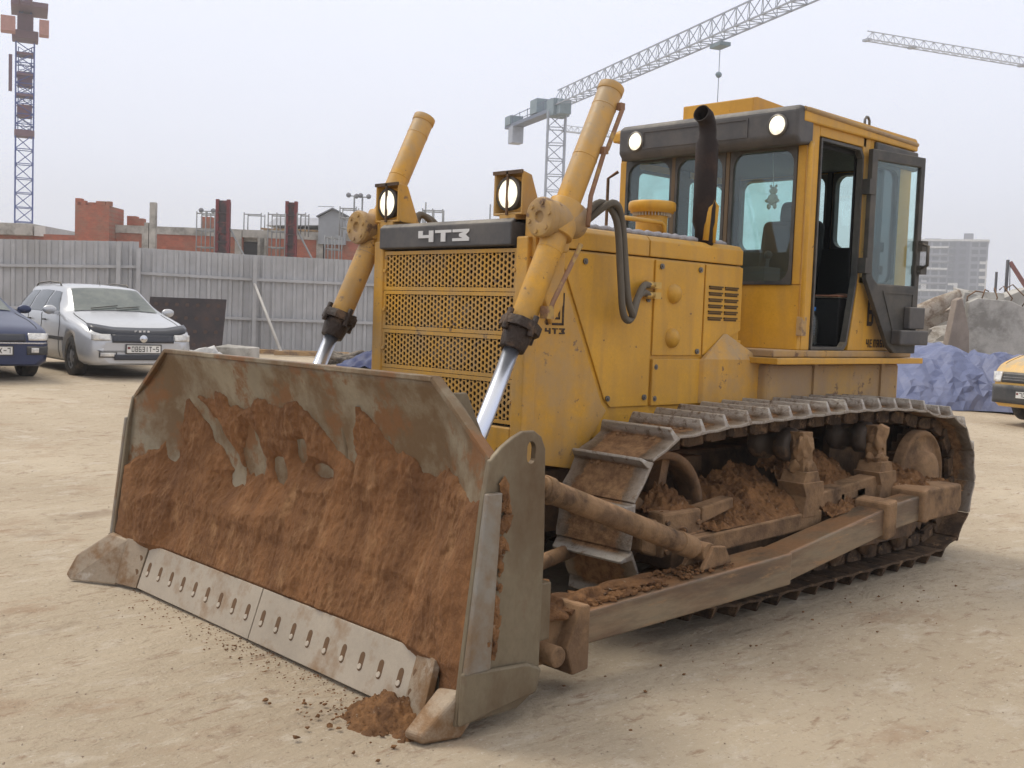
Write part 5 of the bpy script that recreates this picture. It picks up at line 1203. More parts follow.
# ---- blue tarpaulin heap
tx, ty_ = spot(975, 23.0)
tarp = B(); nx_, ny_ = 62, 40; vs = []; tr_ = random.Random(9)
for i in range(nx_+1):
    r_ = []
    for j in range(ny_+1):
        X_ = -3.0+8.0*i/nx_; Y_ = -1.7+4.2*j/ny_; q = Vector((X_, Y_, 0))
        u_ = 975+X_*FPX/23
        prof = interp(u_, [832, 880, 905, 925, 948, 965, 985, 1010, 1040, 1110, 1200], [.4, .85, .98, 1.05, 1.20, .98, 1.02, .98, 1.04, .95, .35])
        tt = max(0, min(1, (Y_+1.7)/1.5)); h = prof*(tt**.75)
        tb = max(0, min(1, (2.5-Y_)/1.2)); h *= tb**.5
        # ridges and folds fanning from the peak
        f_ = abs(noise.noise(Vector((X_*1.3+Y_*.4, Y_*.35, 2)))); f2 = abs(noise.noise(Vector((X_*3.1-Y_*.9, Y_*1.0, 7))))
        h += (.42*(.22-f_) + .16*(.2-f2) + .05*(.2-abs(noise.noise(Vector((X_*6+Y_*2, Y_*1.5, 4))))))*min(1, h*2.5)
        # creases radiating from the two tent points
        for px_, py_, am in ((-.55, .2, .10), (.9, .4, .08)):
            an = math.atan2(Y_-py_, X_-px_); rr_ = math.hypot(X_-px_, Y_-py_); h += am*min(1, rr_)*(abs(math.sin(an*4.5+2*noise.noise(Vector((an*2, rr_*.5, 1)))))**.5-.6)*min(1, h*2)
        fr_ = max(0, 1-tt)*.9+.1; wv = X_*1.25+.35*h+.9*noise.noise(Vector((X_*.5, h*.4, 5))); tri = abs((wv % 1)-.5)*2; wv2 = X_*2.7-.8*h+.8*noise.noise(Vector((X_*.9, h*.8, 15))); tri2 = abs((wv2 % 1)-.5)*2
        dyf = (.26*(abs(tri-.5)-.25)*fr_+.16*(abs(tri2-.5)-.25)*(.3+fr_)+.10*(abs(((X_*1.1-h*2.2+.6*noise.noise(Vector((X_, h, 31)))) % 1)-.5)-.25)+.05*(abs(noise.noise(Vector((X_*4+h*5, h*5-X_*2, 9))))-.2)+.04*noise.noise(Vector((X_*5, h*3, 2))))*min(1, h*2+.3)
        r_.append(tarp.bm.verts.new((X_, Y_+.15*noise.noise(q*1.1)-dyf, max(-.0, h)-.03)))
    vs.append(r_)
for i in range(nx_):
    for j in range(ny_):
        a_, b_, c_, d_ = vs[i][j], vs[i+1][j], vs[i+1][j+1], vs[i][j+1]
        if tr_.random() < .75: tarp.bm.faces.new((a_, b_, c_)); tarp.bm.faces.new((a_, c_, d_))
        else: tarp.bm.faces.new((a_, b_, d_)); tarp.bm.faces.new((b_, c_, d_))
o = tarp.done('tarpaulin_heap', TARP, recalc=False); o.location = (tx, ty_, zg(tx, ty_)); o.rotation_euler = (0, 0, VIEW-math.pi/2); o['label'] = 'large creased blue tarpaulin draped over a heap beside the bulldozer cab'; o['category'] = 'tarpaulin'
# ---- demolition rubble behind it
def rub(name, label, cat, u, d, build, m, group=None, turn=0, bevel=.02):
    x, y = spot(u, d); b = B(); build(b); o = b.done(name, m, bevel=bevel); o.location = (x, y, zg(x, y)); o.rotation_euler = (0, 0, VIEW-math.pi/2+turn); o['label'] = label; o['category'] = cat
    if group: o['group'] = group
    return o
def H(u, v, d): return hz(u, v, d)
LOGM = mat('old_log', (.40, .355, .30), .9, c2=(.20, .15, .11), mask=(4, .45, .6), bump=.4)
rub('broken_pile', 'broken round concrete pile sticking up diagonally behind the blue tarpaulin', 'pile', 930, 27.5, lambda b: b.tube([(-1.6, .3, .9), (-.6, 0, H(920, 330, 27.5)), (.1, 0, H(935, 315, 27.5)), (.62, 0, H(956, 303, 27.5))], [.26, .26, .22, .10], 14), LOGM)
rub('broken_beam', 'shorter dark beam end lying under the diagonal broken pile', 'beam', 930, 28, lambda b: b.bar((-.9, .2, 1.1), (.6, 0, H(942, 320, 28)), .3, .25), LOGM)
rub('concrete_slab', 'narrow tilted concrete slab standing like a wedge behind the tarpaulin', 'slab', 950, 26.5, lambda b: b.prism([(-.35, 0), (.45, 0), (.36, H(962, 340, 26.5)), (.12, H(952, 306, 26.5)), (-.02, H(948, 309, 26.5))], 'y', -.12, .12), mat('concrete_brown', (.30, .25, .21), .9, c2=(.22, .18, .15), mask=(2, .4, .6), bump=.3), turn=.2)
rub('concrete_slab', 'largest pale grey concrete slab leaning behind the blue tarpaulin', 'slab', 985, 27.5, lambda b: b.prism([(-.65, 0), (2.6, 0), (2.2, H(1040, 330, 27.5)), (1.1, H(1012, 322, 27.5)), (.45, H(996, 309, 27.5)), (-.35, H(962, 306, 27.5)), (-.55, H(958, 310, 27.5))], 'y', -.18, .18), CONC, turn=-.1)
rub('concrete_slab', 'flat grey slab lying on top of the rubble above the yellow van', 'slab', 1015, 30, lambda b: b.obox((.6, 0, H(1020, 318, 30)), (3.2, 1.6, .22), (0, rad(6), 0)), CONC)
rub('concrete_slab', 'dark edged slab jutting out lowest over the yellow van', 'slab', 1018, 29, lambda b: b.obox((.7, 0, H(1020, 330, 29)), (2.2, 1.4, .3), (rad(8), rad(-7), 0)), CONC)
pk = random.Random(3)
for k, (uu, vv) in enumerate(((966, 300), (978, 303), (1003, 300), (1016, 305), (944, 318), (960, 330))):
    def chunk(b):
        b.obox((0, 0, H(uu, vv, 29)-.25), (pk.uniform(.5, 1.1), pk.uniform(.4, .8), pk.uniform(.25, .5)), (pk.uniform(-.5, .5), pk.uniform(-.6, .6), pk.uniform(0, 3)))
        for v in b.bm.verts: v.co += Vector((pk.uniform(-.1, .1), pk.uniform(-.1, .1), pk.uniform(-.1, .1)))
    rub('concrete_chunk', ('broken concrete lump above the left shoulder of the pale slab', 'angular lump lying on the middle of the pale slab', 'lump wedged at the foot of the taller dark post', 'rightmost broken lump above the yellow van', 'small lump caught between the diagonal pile and the wedge slab', 'lowest lump right beside the wedge slab')[k], 'lump', uu, 29, chunk, CONC, 'broken concrete lumps')
for k in range(5):
    uu = 962+k*13; rub('bent_rebar', ('bent reinforcing rod sticking out of the rubble beside the wedge slab', 'thin rod curling up from the middle of the pale slab', 'rusty rod poking over the right half of the pale slab', 'rod rising just left of the taller dark post', 'rod nearest the yellow van among the rubble')[k], 'rod', uu, 28, lambda b: b.tube([(0, 0, 2.0), (.05*k, 0, H(uu, 306, 28)), (.25-.1*k, .1, H(uu, 300-2*k, 28)), (.45-.2*k, .1, H(uu, 301-k, 28))], .018, 6), RUST, 'rods sticking out of the rubble', bevel=0)
def mound(b, x0, x1, y0, y1, hf, n1=60, n2=24, z0=0):
    vs = []
    for i in range(n1+1):
        r_ = []
        for j in range(n2+1):
            X_ = x0+(x1-x0)*i/n1; t_ = j/n2; Y_ = y0+(y1-y0)*t_; q = Vector((X_, Y_, 3))
            env = math.sin(math.pi*t_)**.6*min(1, 6*i/n1, 6*(1-i/n1))
            r_.append(b.bm.verts.new((X_, Y_, z0+env*(hf(X_)+.5*noise.noise(q*.7)+.3*noise.noise(q*1.9)+.12*noise.noise(q*5)))))
        vs.append(r_)
    for i in range(n1):
        for j in range(n2): f = b.bm.faces.new((vs[i][j], vs[i+1][j], vs[i+1][j+1], vs[i][j+1])); f.smooth = True
RUBM = mat('rubble_mix', (.38, .355, .32), .95, c2=(.19, .16, .13), mask=(1.6, .45, .6), c3=(.38, .36, .34), mask3=(3.5, .56, .64), bump=.8, bscale=9)
b = B(); mound(b, -4, 14, -2, 6, lambda X_: 1.6, 90, 30); 
for k in range(160): b.blob((random.uniform(-3.5, 9), random.uniform(-2.2, 1), random.uniform(.0, 1.7)), random.uniform(.08, .30), .6, 1, (1.4, 1, .7), 4)
x, y = spot(975, 30); o = b.done('demolition_rubble', RUBM); o.location = (x, y, -.1); o.rotation_euler = (0, 0, VIEW-math.pi/2); o['kind'] = 'stuff'
b = B(); mound(b, -30, 60, -5, 12, lambda X_: 3.0+.012*X_, 120, 20); x, y = spot(975, 62); o = b.done('embankment', mat('embankment_soil', (.38, .36, .34), .95, c2=(.30, .28, .25), mask=(.5, .4, .6), bump=.5, bscale=3), recalc=False); o.location = (x, y, 0); o.rotation_euler = (0, 0, VIEW-math.pi/2); o['kind'] = 'structure'
# soil at the foot of the tarpaulin
def pole(name, label, u, d, v0, v1, r, m, u1=None, cat='post'):
    x, y = spot(u, d); x1, y1 = spot(u1 or u, d); o = B().cyl((x, y, hz(u, v0, d)), (x1, y1, hz(u1 or u, v1, d)), r, n=10).done(name, m); o['label'] = label; o['category'] = cat; return o
DST = mat('dark_steel', (.07, .07, .08), .6, .3)
pole('steel_post', 'thin dark post beside the apartment block, shorter of the two', 989.5, 60, 310, 272, .07, DST)
pole('steel_post', 'taller dark post standing free right of the apartment block', 1000, 60, 310, 260, .09, DST)
mc = thing('mobile_crane', 'dark red crane arm rising above the embankment with a hanging line', 'crane')
def PW_(u, v, d): return CAM + d*(FW + RT*(u-512)/FPX - UP*(v-384)/FPX)
B().bar(PW_(1010, 262, 75), PW_(1042, 312, 75), .2, .25).done('boom', mat('crane_red', (.20, .07, .06), .6), mc)
B().cyl(PW_(1010, 262, 75), PW_(1009.5, 303, 75), .03, n=6).done('line', DST, mc)
q = PW_(1042, 312, 75); B().box(q.x-1.2, q.x+2.5, q.y-1.2, q.y+1.2, .5, q.z+.4).done('crane_body', MATS['crane_red'], mc, .1)

# ---- building under construction behind the fence
BF = Frame('brick_building', 'low unfinished red brick building with a concrete top beam behind the fence', 'building', 110, 60)
b = B(); XL = lambda u: BF.X(u); zt = BF.Z(250, 238)
def openwall(b, u0, u1, z0, z1, y0, y1, ops):
    xs_ = sorted([u0, u1]+[q for o_ in ops for q in o_]); inside = False
    for a, c_ in zip(xs_, xs_[1:]):
        if not any(abs(a-o_[0]) < 1e-6 for o_ in ops): b.box(XL(a), XL(c_), y0, y1, z0, z1)
openwall(b, 112, 520, 0, zt, 0, .4, [(146, 150), (244, 262), (320, 326)])
b.done('brick_wall', BRICK, BF.o)
b = B().box(XL(112), XL(520), .3, 9, 0, zt-.25); b.done('dark_interior', mat('dark_inside', (.05, .05, .055), .9), BF.o)
B().box(XL(112), XL(244)-.05, -.06, .46, zt, zt+.42).box(XL(244), XL(520), -.06, .46, zt, zt+.42).done('top_beam', CONC, BF.o)
for u in (147.5, 262.5, 265, 321, 240):
    B().box(XL(u)-.18, XL(u)+.18, -.08, -.002, 0, zt).done('pilaster', CONC, BF.o)
B().box(XL(112), XL(520), .3, 9.1, zt-.2, zt+.15).done('slab', CONC, BF.o)
b = B().box(XL(230), XL(345), 9.5, 16, 0, BF.Z(290, 224)+.2); b.done('dark_hall', mat('dark_hall', (.05, .05, .065), .8), BF.o)
B().prism([(XL(228), BF.Z(228, 223)+.6), (XL(347), BF.Z(347, 223)+.6), (XL(347), BF.Z(347, 219)+.8), (XL(240), BF.Z(240, 218)+.8)], 'y', 9.2, 16.3).done('white_roof', mat('roof_white', (.75, .76, .8), .5), BF.o)
b = B()
for k in range(16):
    u = random.uniform(240, 330); b.obox((XL(u), .2+random.random()*.1, zt+.5), (random.uniform(.6, 1.8), .15, .10), (0, random.uniform(-.05, .05), .1))
b.done('timber_stack', WOOD, BF.o)
for k, (u, s_) in enumerate(((130, .5), (205, .6), (138, .4))):
    B().box(XL(u)-s_/2, XL(u)+s_/2, .5, 1, zt+.42, zt+.42+s_*1.1).done('brick_pile', BRICK, BF.o)
TF = Frame('brick_tower', 'square red brick tower with ragged top standing behind the fence', 'building', 94, 59)
z2 = TF.Z(94, 206); b = B().box(TF.X(77), TF.X(111), 0, 2.2, 0, z2)
for k in range(14): u = random.uniform(79, 109); b.box(TF.X(u), TF.X(u)+.26, .01*k, .3, z2, z2+random.choice((.08, .16, .24)))
b.box(TF.X(77), TF.X(83), 0, .4, z2, z2+.35); b.done('brick_shaft', BRICK, TF.o)
LF = Frame('grey_shed', 'flat roofed grey shed at the foot of the blue tower crane', 'shed', 22, 62)
b = B().box(LF.X(-60), LF.X(46), 0, 8, 0, LF.Z(20, 236)); b.done('brick_wall', BRICK, LF.o); B().box(LF.X(-62), LF.X(38), -.4, 8.2, LF.Z(20, 236)+.003, LF.Z(20, 224)).done('flat_roof', CONC, LF.o, .05)
B().box(LF.X(39), LF.X(50), -.3, 8.1, LF.Z(20, 236)+.003, LF.Z(20, 226)).done('roof_end', mat('pale_block', (.55, .54, .53), .8), LF.o)
wf = Frame('low_brick_wall', 'low red brick wall between the grey shed and the brick tower', 'wall', 60, 60.5); B().box(wf.X(46), wf.X(78), 0, .4, 0, wf.Z(60, 235)).done('wall_body', BRICK, wf.o)
def column(u0, u1, vt, label, formed, d=57, cat='column'):
    f = Frame('formwork_column' if formed else 'concrete_column', label, cat, (u0+u1)/2, d, 'columns of the unfinished building')
    w_ = f.X(u1)-f.X(u0); z = f.Z(u0, vt)
    B().box(-w_/2+(.12 if formed else 0), w_/2-(.12 if formed else 0), 0, w_*.9, 0, z).done('shaft', FORM if formed else CONC, f.o)
    if formed:
        B().box(-w_/2, -w_/2+.16, -.1, .1, 0, z+.05).done('red_edge', REDP, f.o); B().box(w_/2-.16, w_/2, -.1, .1, 0, z+.05).done('red_edge', REDP, f.o)
        b = B()
        for k in range(int(z/.5)): b.box(-w_/2+.1, w_/2-.1, -.12, 0.0, .3+k*.5, .38+k*.5)
        b.done('clamp', FORM, f.o)
        B().cyl((w_/2, 0, z*.8), (w_/2+2.2, -.4, z*.25), .05, n=8).done('push_prop', SCAF, f.o)
column(151, 157, 203, 'slim bare grey concrete column rising above the brick building', False)
column(146, 150, 223, 'short grey concrete stub column beside the slim column', False)
column(217, 231, 201, 'dark column in red edged formwork left of its twin, beside a scaffold', True)
column(286, 298, 203, 'dark column in red edged formwork right of its twin, nearer the grey hut', True)
hut = Frame('grey_hut', 'small grey gabled hut on the roof of the unfinished building', 'hut', 333, 60)
zb_ = hut.Z(333, 236); zt_ = hut.Z(333, 217)
B().prism([(hut.X(320), zb_-.5), (hut.X(347), zb_-.5), (hut.X(347), zt_), (hut.X(334), zt_+.35), (hut.X(320), zt_-.1)], 'y', -.3, 2.5).done('hut_wall', mat('hut_grey', (.30, .32, .35), .6), hut.o)
B().bar((hut.X(318), 1.1, zt_-.08), (hut.X(334), 1.1, zt_+.4), 3.2, .06).bar((hut.X(334), 1.1, zt_+.4), (hut.X(349), 1.1, zt_+.02), 3.2, .06).done('hut_roof', mat('hut_roof', (.22, .24, .27), .6), hut.o)
B().box(hut.X(318), hut.X(334), 0, .03, zt_+.5, zt_+.53).done('roof_rail', SCAF, hut.o)
def scaffold(u0, u1, vt, vb, label, d=56.5, nb=2, lev=3):
    f = Frame('scaffold', label, 'scaffold', (u0+u1)/2, d, 'scaffold frames on the unfinished building'); b = B(); zt_ = f.Z(u0, vt); zb_ = f.Z(u0, vb)
    for k in range(nb+1):
        x = f.X(u0+(u1-u0)*k/nb)
        for y in (0, .9): B().cyl((x, y, zb_), (x, y, zt_), .035, n=6).done('upright', SCAF, f.o)
    for l in range(lev):
        z = zt_-.1-(zt_-zb_)*l/lev
        for y in (0, .9): B().cyl((f.X(u0), y, z), (f.X(u1), y, z), .03, n=6).done('crossbar', SCAF, f.o)
scaffold(198, 216, 212, 262, 'thin pipe scaffold just left of the left formwork column')
scaffold(269, 286, 213, 262, 'thin pipe scaffold just left of the right formwork column')
scaffold(245, 262, 213, 236, 'low pipe frame on the roof between the formwork columns', d=62, nb=1, lev=1)
scaffold(340, 356, 207, 236, 'pipe frame standing on the roof beside the grey hut', nb=1)
scaffold(298, 306, 213, 236, 'narrow pipe frame touching the right formwork column', nb=1, lev=1)
scaffold(326, 340, 236, 270, 'pipe scaffold standing in front of the brick wall below the hut')
scaffold(422, 442, 209, 250, 'pipe frame seen between the two lift cylinders', d=58)
def mast_light(u, vt, label, d=64):
    f = Frame('floodlight_mast', label, 'floodlight', u, d, 'floodlight masts on the roof'); z = f.Z(u, vt)
    B().cyl((0, 0, f.Z(u, 240)), (0, 0, z), .05, n=8).done('mast', SCAF, f.o)
    b = B(); b.cyl((-.35, 0, z), (.35, 0, z), .03, n=6); b.done('crossarm', SCAF, f.o)
    for x in (-.35, .35): B().lathe([(.0, -.08), (.12, -.06), (.15, .06), (0, .07)], (x, 0, z+.05), 'y', 14).done('floodlight', mat('flood_grey', (.2, .2, .22), .4), f.o)
mast_light(354, 197, 'floodlight mast on the roof, left one of the close pair')
mast_light(362, 198, 'floodlight mast on the roof, right one of the close pair')
mast_light(208, 212, 'short floodlight mast beside the left formwork column')
# far antennas above the bonnet
pole('roof_pole', 'thin far pole between the two front lamps, left one', 420, 70, 240, 203, .05, SCAF, cat='pole')
pole('roof_pole', 'thin far pole between the two front lamps, right one', 484, 70, 240, 205, .05, SCAF, cat='pole')

# ---- tower cranes
def lattice(b, p, q, w_, n_, r, ups=(Vector((1, 0, 0)), Vector((0, 1, 0))), h_=None, tri=False):
    p, q = Vector(p), Vector(q); A_, C_ = ups; h_ = h_ or w_
    if tri: offs = [A_*(-w_/2), A_*(w_/2), C_*h_]
    else: offs = [A_*i*w_/2+C_*j*h_/2 for i, j in ((-1, -1), (1, -1), (1, 1), (-1, 1))]
    m_k = len(offs)
    for o_ in offs: b.bar(p+o_, q+o_, r*1.8, r*1.8)
    for k in range(n_):
        a = p+(q-p)*k/n_; c_ = p+(q-p)*(k+1)/n_; mid = (a+c_)/2
        for i in range(m_k):
            j = (i+1) % m_k
            if tri:
                if j == 2 or i == 2: lo = offs[i] if i != 2 else offs[j]; b.bar(a+lo, mid+offs[2], r, r); b.bar(mid+offs[2], c_+lo, r, r)
                else: b.bar(a+offs[i], c_+offs[j], r, r); b.bar(a+offs[i], a+offs[j], r, r)
            else:
                if k % 2: b.bar(a+offs[i], c_+offs[j], r, r)
                else: b.bar(a+offs[j], c_+offs[i], r, r)
                b.bar(a+offs[i], a+offs[j], r, r)
CRB = mat('crane_blue', (.035, .065, .26), .55); CRG = mat('crane_grey', (.33, .36, .42), .55); CRM = mat('crane_maroon', (.15, .085, .11), .6); CRR = mat('crane_rust_red', (.12, .065, .11), .6, c2=(.22, .08, .08), mask=(.5, .45, .6))
lc = Frame('tower_crane', 'blue lattice tower crane mast with counterweights at the left edge of the picture', 'crane', 23, 120)
b = B(); zt_ = lc.Z(23, 48); zm = lc.Z(23, 137)
lattice(b, (0, 0, .4), (0, 0, zm), 1.75, 12, .085); b.done('mast', CRB, lc.o)
b = B(); lattice(b, (0, 0, zm), (0, 0, zt_), 1.8, 9, .085); lattice(b, (0, 0, zm+.5), (0, 0, zt_-.5), 1.3, 11, .05); b.done('climbing_frame', CRB, lc.o)
for v0, v1 in ((90, 76), (120, 108)):
    B().box(-.75, .75, -.7, .7, lc.Z(23, v0), lc.Z(23, v1)).done('counterweight_block', CRR, lc.o)
for v in (60, 80, 100): B().box(-.95, .95, -.95, .95, lc.Z(23, v), lc.Z(23, v)+.25).done('deck', CRM, lc.o)
B().box(-1.0, 1.0, -1.0, 1.0, zm-.2, zm+.45).done('mast_collar', CRM, lc.o)
B().box(-1.3, 1.3, -1.3, 1.3, lc.Z(23, 45), lc.Z(23, 37)).box(-.8, .8, -.8, .8, lc.Z(23, 37), lc.Z(23, 20)).done('slewing_unit', CRM, lc.o, .1)
B().box(-1.4, 2.2, -3.4, 1.6, lc.Z(23, 18), lc.Z(23, 13.5)).done('deck', CRM, lc.o)
for wx0, wx1 in ((-2.35, -.95), (1.35, 2.3)): B().box(wx0, wx1, -3.2, -1.6, lc.Z(23, 43), lc.Z(23, 29)).done('counterweight', mat('weight_pinkish', (.42, .22, .19), .8), lc.o)
b = B(); lattice(b, (0, 2, lc.Z(23, 12)), (0, -13, lc.Z(23, 12)), 1.2, 8, .07, (Vector((1, 0, 0)), Vector((0, 0, 1)))); b.done('counter_jib', CRM, lc.o)
b = B(); lattice(b, (0, 0, lc.Z(23, 30)), (0, 0, lc.Z(23, -80)), 1.1, 12, .07); b.done('tower_head', CRB, lc.o)
b = B(); lattice(b, (0, 0, lc.Z(23, -60)), (0, 42, lc.Z(23, -60)), 1.1, 22, .05, (Vector((1, 0, 0)), Vector((0, 0, 1))), 1.3, True); b.done('jib', CRB, lc.o)
B().box(-1.6, -1.25, -.3, .3, lc.Z(23, 95), lc.Z(23, 60)).done('ladder_cage', CRM, lc.o)

def on_plane(u, v, H_):
    d = FW + RT*(u-512)/FPX - UP*(v-384)/FPX; return CAM + d*((H_-CAM.z)/d.z)
c1 = thing('tower_crane', 'grey tower crane whose long jib sweeps up over the bulldozer cab', 'crane')
base = PW_(557, 113, 110); Hj = base.z
b = B(); lattice(b, (base.x, base.y, .3), (base.x, base.y, Hj), 1.75, 14, .085, (_rt.copy(), Vector((FW.x, FW.y, 0)).normalized())); b.done('mast', CRG, c1)
tip = on_plane(905, -32, Hj); ce = on_plane(510, 131, Hj); dj = (tip-ce).normalized(); sd_ = Vector((-dj.y, dj.x, 0))
b = B(); Lj = (tip-base).length; lattice(b, base+Vector((0, 0, .6)), tip+Vector((0, 0, .6)), 1.3, int(Lj/1.7), .055, (sd_, Vector((0, 0, 1))), 1.65, True); b.done('jib', CRG, c1)
b = B(); b.bar(base+Vector((0, 0, .3)), ce+Vector((0, 0, .3)), 1.3, .35); b.bar(base+Vector((0, 0, 1.4))+sd_*.6, ce+Vector((0, 0, 1.2))+sd_*.6, .06, .06); b.bar(base+Vector((0, 0, 1.4))-sd_*.6, ce+Vector((0, 0, 1.2))-sd_*.6, .06, .06)
for k in range(7):
    p = base.lerp(ce, k/6); 
    for g in (-1, 1): b.bar(p+sd_*.6*g+Vector((0, 0, .3)), p+sd_*.6*g+Vector((0, 0, 1.4)), .06, .06)
b.done('counter_jib', mat('crane_slate', (.16, .19, .26), .6), c1)
DKB = mat('crane_housing', (.20, .26, .30), .6)
def on_line(t, sz, dz, name, m):
    p = base.lerp(ce, t)+Vector((0, 0, dz)); o = B().box(-sz[0]/2, sz[0]/2, -sz[1]/2, sz[1]/2, -sz[2]/2, sz[2]/2).done(name, m, c1, .05); o.location = p; o.rotation_euler = (0, 0, math.atan2(dj.y, dj.x))
on_line(.36, (1.9, 1.4, 1.5), 1.3, 'winch_house', DKB); on_line(.92, (1.7, 1.5, 1.0), .9, 'ballast_box', DKB); on_line(.86, (1.4, 1.3, 1.9), -.7, 'counterweight', CRG); on_line(-.02, (1.8, 1.8, 1.7), .4, 'slewing_unit', DKB); on_line(-.12, (1.2, 1.2, 1.4), .3, 'driver_cabin', DKB)
tp_ = on_plane(720, 49, Hj); B().obox((tp_.x, tp_.y, Hj+.25), (1.5, .9, .28), (0, 0, math.atan2(dj.y, dj.x))).done('trolley', DKB, c1)
B().cyl((tp_.x, tp_.y, Hj), (tp_.x, tp_.y, Hj-4.8), .035, n=6).done('hoist_rope', CRG, c1); B().blob((tp_.x, tp_.y, Hj-1.9), .24, .1, 2, (1, 1, 1)).done('hook_block', DKB, c1)
c2 = thing('tower_crane', 'faint far tower crane whose pale jib enters from the right edge', 'crane')
p0 = PW_(867, 40, 167); H2 = p0.z; p1 = on_plane(1110, 80, H2); dj = (p1-p0).normalized(); sd_ = Vector((-dj.y, dj.x, 0))
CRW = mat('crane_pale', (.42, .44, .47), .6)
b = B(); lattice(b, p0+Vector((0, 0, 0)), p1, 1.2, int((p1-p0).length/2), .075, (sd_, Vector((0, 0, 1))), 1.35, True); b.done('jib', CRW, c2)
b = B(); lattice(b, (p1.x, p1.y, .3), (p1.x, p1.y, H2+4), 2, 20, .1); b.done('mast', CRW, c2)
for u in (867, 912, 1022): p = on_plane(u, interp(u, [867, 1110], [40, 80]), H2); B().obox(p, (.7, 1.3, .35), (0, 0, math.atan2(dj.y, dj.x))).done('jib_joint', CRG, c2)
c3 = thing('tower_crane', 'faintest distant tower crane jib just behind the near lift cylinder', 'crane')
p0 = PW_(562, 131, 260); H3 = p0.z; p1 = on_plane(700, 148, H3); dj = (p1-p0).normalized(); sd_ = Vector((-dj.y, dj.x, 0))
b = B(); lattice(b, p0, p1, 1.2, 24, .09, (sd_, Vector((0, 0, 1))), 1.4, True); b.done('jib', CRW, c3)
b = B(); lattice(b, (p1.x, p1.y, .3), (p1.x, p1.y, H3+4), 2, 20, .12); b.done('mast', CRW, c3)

# ---- apartment block, far right
AF = Frame('apartment_block', 'tall grey apartment block seen beyond the rubble on the right', 'building', 956, 430)
za = AF.Z(956, 242); XA = AF.X
WG = mat('block_grey', (.25, .26, .31), .9); WD = mat('block_dark', (.15, .16, .21), .9); WW = mat('block_white', (.62, .62, .62), .8); WN = mat('block_window', (.07, .085, .12), .3)
B().box(XA(862), XA(989), 0, 14, .4, za).done('wall', WG, AF.o)
B().box(XA(957), XA(972), -.5, 0, .4, za+.5).done('stair_bay', WD, AF.o)
B().box(XA(860), XA(990), -.6, 14.2, za, za+.8).done('parapet', WW, AF.o)
B().box(XA(966), XA(975), 3, 9, za+.8, AF.Z(970, 234)).done('lift_house', WG, AF.o); B().box(XA(930), XA(945), 3, 7, za+.8, AF.Z(935, 238)).done('roof_plant', WG, AF.o)
fl = (za-.4)/13
B().box(XA(982), XA(989), -.4, -.002, za-fl*9.5, za-fl*2.6).done('white_panel', WW, AF.o); B().box(XA(954), XA(963), -.9, -.502, za-fl*9.5, za-fl*5.8).done('white_panel', WW, AF.o); B().box(XA(924), XA(934), -.4, -.002, za-fl*7, za-fl*5.5).done('white_panel', WW, AF.o)
for k in range(9):
    for u in (926, 933, 941, 949, 956.5, 966, 977, 984.5):
        z = za-fl*(k+.75); y = -.55 if 957 <= u <= 972 else -.05
        if u in (984.5, 926) and y == -.05: y = -.45
        if u == 956.5: y = -.95
        f_ = B().box(XA(u)-1.15, XA(u)+1.15, y-.05, y+.6, z, z+1.7).done('window', WN, AF.o)
    for u in (929.5, 945): B().box(XA(u)-3.0, XA(u)+3.0, -1.3, -.05, za-fl*(k+.98), za-fl*(k+.72)).done('balcony', WG if k % 3 else WW, AF.o)

# ---- things inside the cab and loose soil on the ground
b = B(); b.lathe([(0, 0), (.035, 0), (.038, .02), (.038, .16), (.03, .19), (.014, .215), (.014, .235)], (-2.18, .56, 1.475), 'z', 20)
o = b.done('water_bottle', glass('bottle_plastic', (.75, .85, .9), .3)); cp_ = B().cyl((-2.18, .56, 1.708), (-2.18, .56, 1.735), .019, n=16).done('bottle_cap', mat('cap_blue', (.04, .2, .6), .4)); cp_.parent = o
o['label'] = 'clear plastic bottle with a blue cap standing inside the open cab doorway'; o['category'] = 'bottle'
b = B(); mound(b, -.2, .2, -.12, .12, lambda X_: .05, 20, 12)
for v in b.bm.verts: v.co.z *= .12
o = b.done('folded_cloth', mat('cloth_brown', (.30, .14, .09), .9), solid=.01); o.location = (-2.42, .60, 1.815); o['label'] = 'reddish brown folded cloth lying on the locker inside the cab'; o['category'] = 'cloth'
b = B().box(-2.6, -2.25, .52, .71, 1.802, 1.812); o = b.done('paper_sheet', mat('paper', (.55, .52, .45), .8)); o['label'] = 'pale sheet of paper under the folded cloth in the cab'; o['category'] = 'paper'
b = B(); T0 = Vector((-1.72, .50, 2.42)); b.blob(T0, .035, .1, 2, (1, 1, 1.2)); b.blob(T0+Vector((0, 0, .055)), .026, .1, 2)
for g in (-1, 1): b.blob(T0+Vector((0, .02*g, .085)), .011, .1, 1); b.blob(T0+Vector((.01, .035*g, -.01)), .014, .1, 1, (1, 1.6, 1)); b.blob(T0+Vector((.01, .022*g, -.045)), .015, .1, 1, (1, 1, 1.5))
b.cyl(T0+Vector((0, 0, .08)), T0+Vector((0, -.02, .30)), .002, n=5)
o = b.done('hanging_toy', mat('plush_cream', (.5, .45, .38), .9)); o['label'] = 'small cream plush toy hanging on a string behind the windscreen'; o['category'] = 'toy'

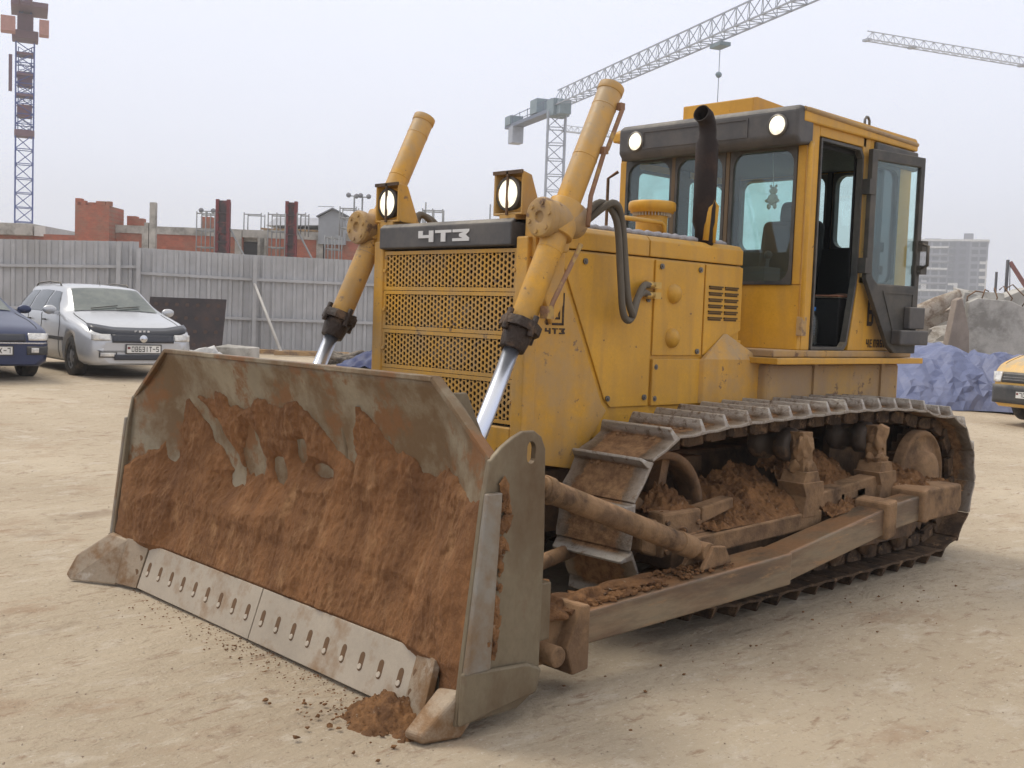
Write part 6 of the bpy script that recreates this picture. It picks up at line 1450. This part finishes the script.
# pile at the blade corner
b = B(); nn_ = 70; R0 = .24; vs = []
for i in range(nn_+1):
    r_ = []
    for j in range(nn_+1):
        X_ = (i/nn_-.5)*2; Y_ = (j/nn_-.5)*2; rr = math.hypot(X_, Y_); q = Vector((X_*3, Y_*3, 1)); env = max(0, 1-rr-.25*noise.noise(q))
        r_.append(b.bm.verts.new((1.83+X_*.20, 1.20+Y_*.26, -.022+.12*env**1.1+.02*noise.noise(q*3)*min(1, env*4)+.012*noise.noise(q*8)*min(1, env*4))))
    vs.append(r_)
for i in range(nn_):
    for j in range(nn_): f = b.bm.faces.new((vs[i][j], vs[i+1][j], vs[i+1][j+1], vs[i][j+1])); f.smooth = True
o = b.done('soil_pile', LOOSE, recalc=False); o['kind'] = 'stuff'
b = B(); rs = random.Random(5)
def stone(x, y, r):
    random.seed(rs.random()); b.blob((x, y, r*.25-.004+(zg(x, y))), r, .6, 0 if r < .006 else 1, (1.2, 1, .7), 3)
for k in range(520):        # crumbs spilled in front of the cutting edge
    t_ = rs.random(); y = -1.25+2.6*t_**.7; x = 1.78+abs(rs.gauss(0, .10)); stone(x, y, rs.uniform(.0015, .007)*(1.2 if t_ > .8 else .7))
for k in range(40): stone(1.93+abs(rs.gauss(0, .13)), 1.12+rs.gauss(0, .2), rs.uniform(.003, .011))
for k in range(45): stone(rs.uniform(-2.5, 1.2), 1.3+abs(rs.gauss(0, .3)), rs.uniform(.002, .008))
b.done('soil_crumbs', LOOSE, kind='stuff')
b = B()
GRV = mat('gravel', (.38, .32, .25), .9, c2=(.28, .22, .17), mask=(25, .45, .55), c3=(.52, .48, .42), mask3=(19, .55, .62))
for k in range(1500):
    d_ = 2.4+rs.random()**1.6*16; u = rs.uniform(-60, 1090); x, y = spot(u, d_)
    if -3.5 < x < 2.0 and -1.6 < y < 1.55: continue
    stone(x, y, rs.uniform(.0012, .0048)*(1+d_*.03))
b.done('gravel', GRV, kind='stuff')

# ---- air
hb_ = B().box(-705, 305, -705, 305, -1.2, 66)
hm = bpy.data.materials.new('haze'); hm.use_nodes = True; t = hm.node_tree; t.nodes.clear()
ho_ = N(t, 'ShaderNodeOutputMaterial'); pv = N(t, 'ShaderNodeVolumePrincipled'); pv.inputs['Color'].default_value = (.97, .98, 1.0, 1); pv.inputs['Density'].default_value = HAZE_D; pv.inputs['Anisotropy'].default_value = .2
t.links.new(pv.outputs[0], ho_.inputs['Volume'])
hb_.done('haze', hm, kind='stuff')
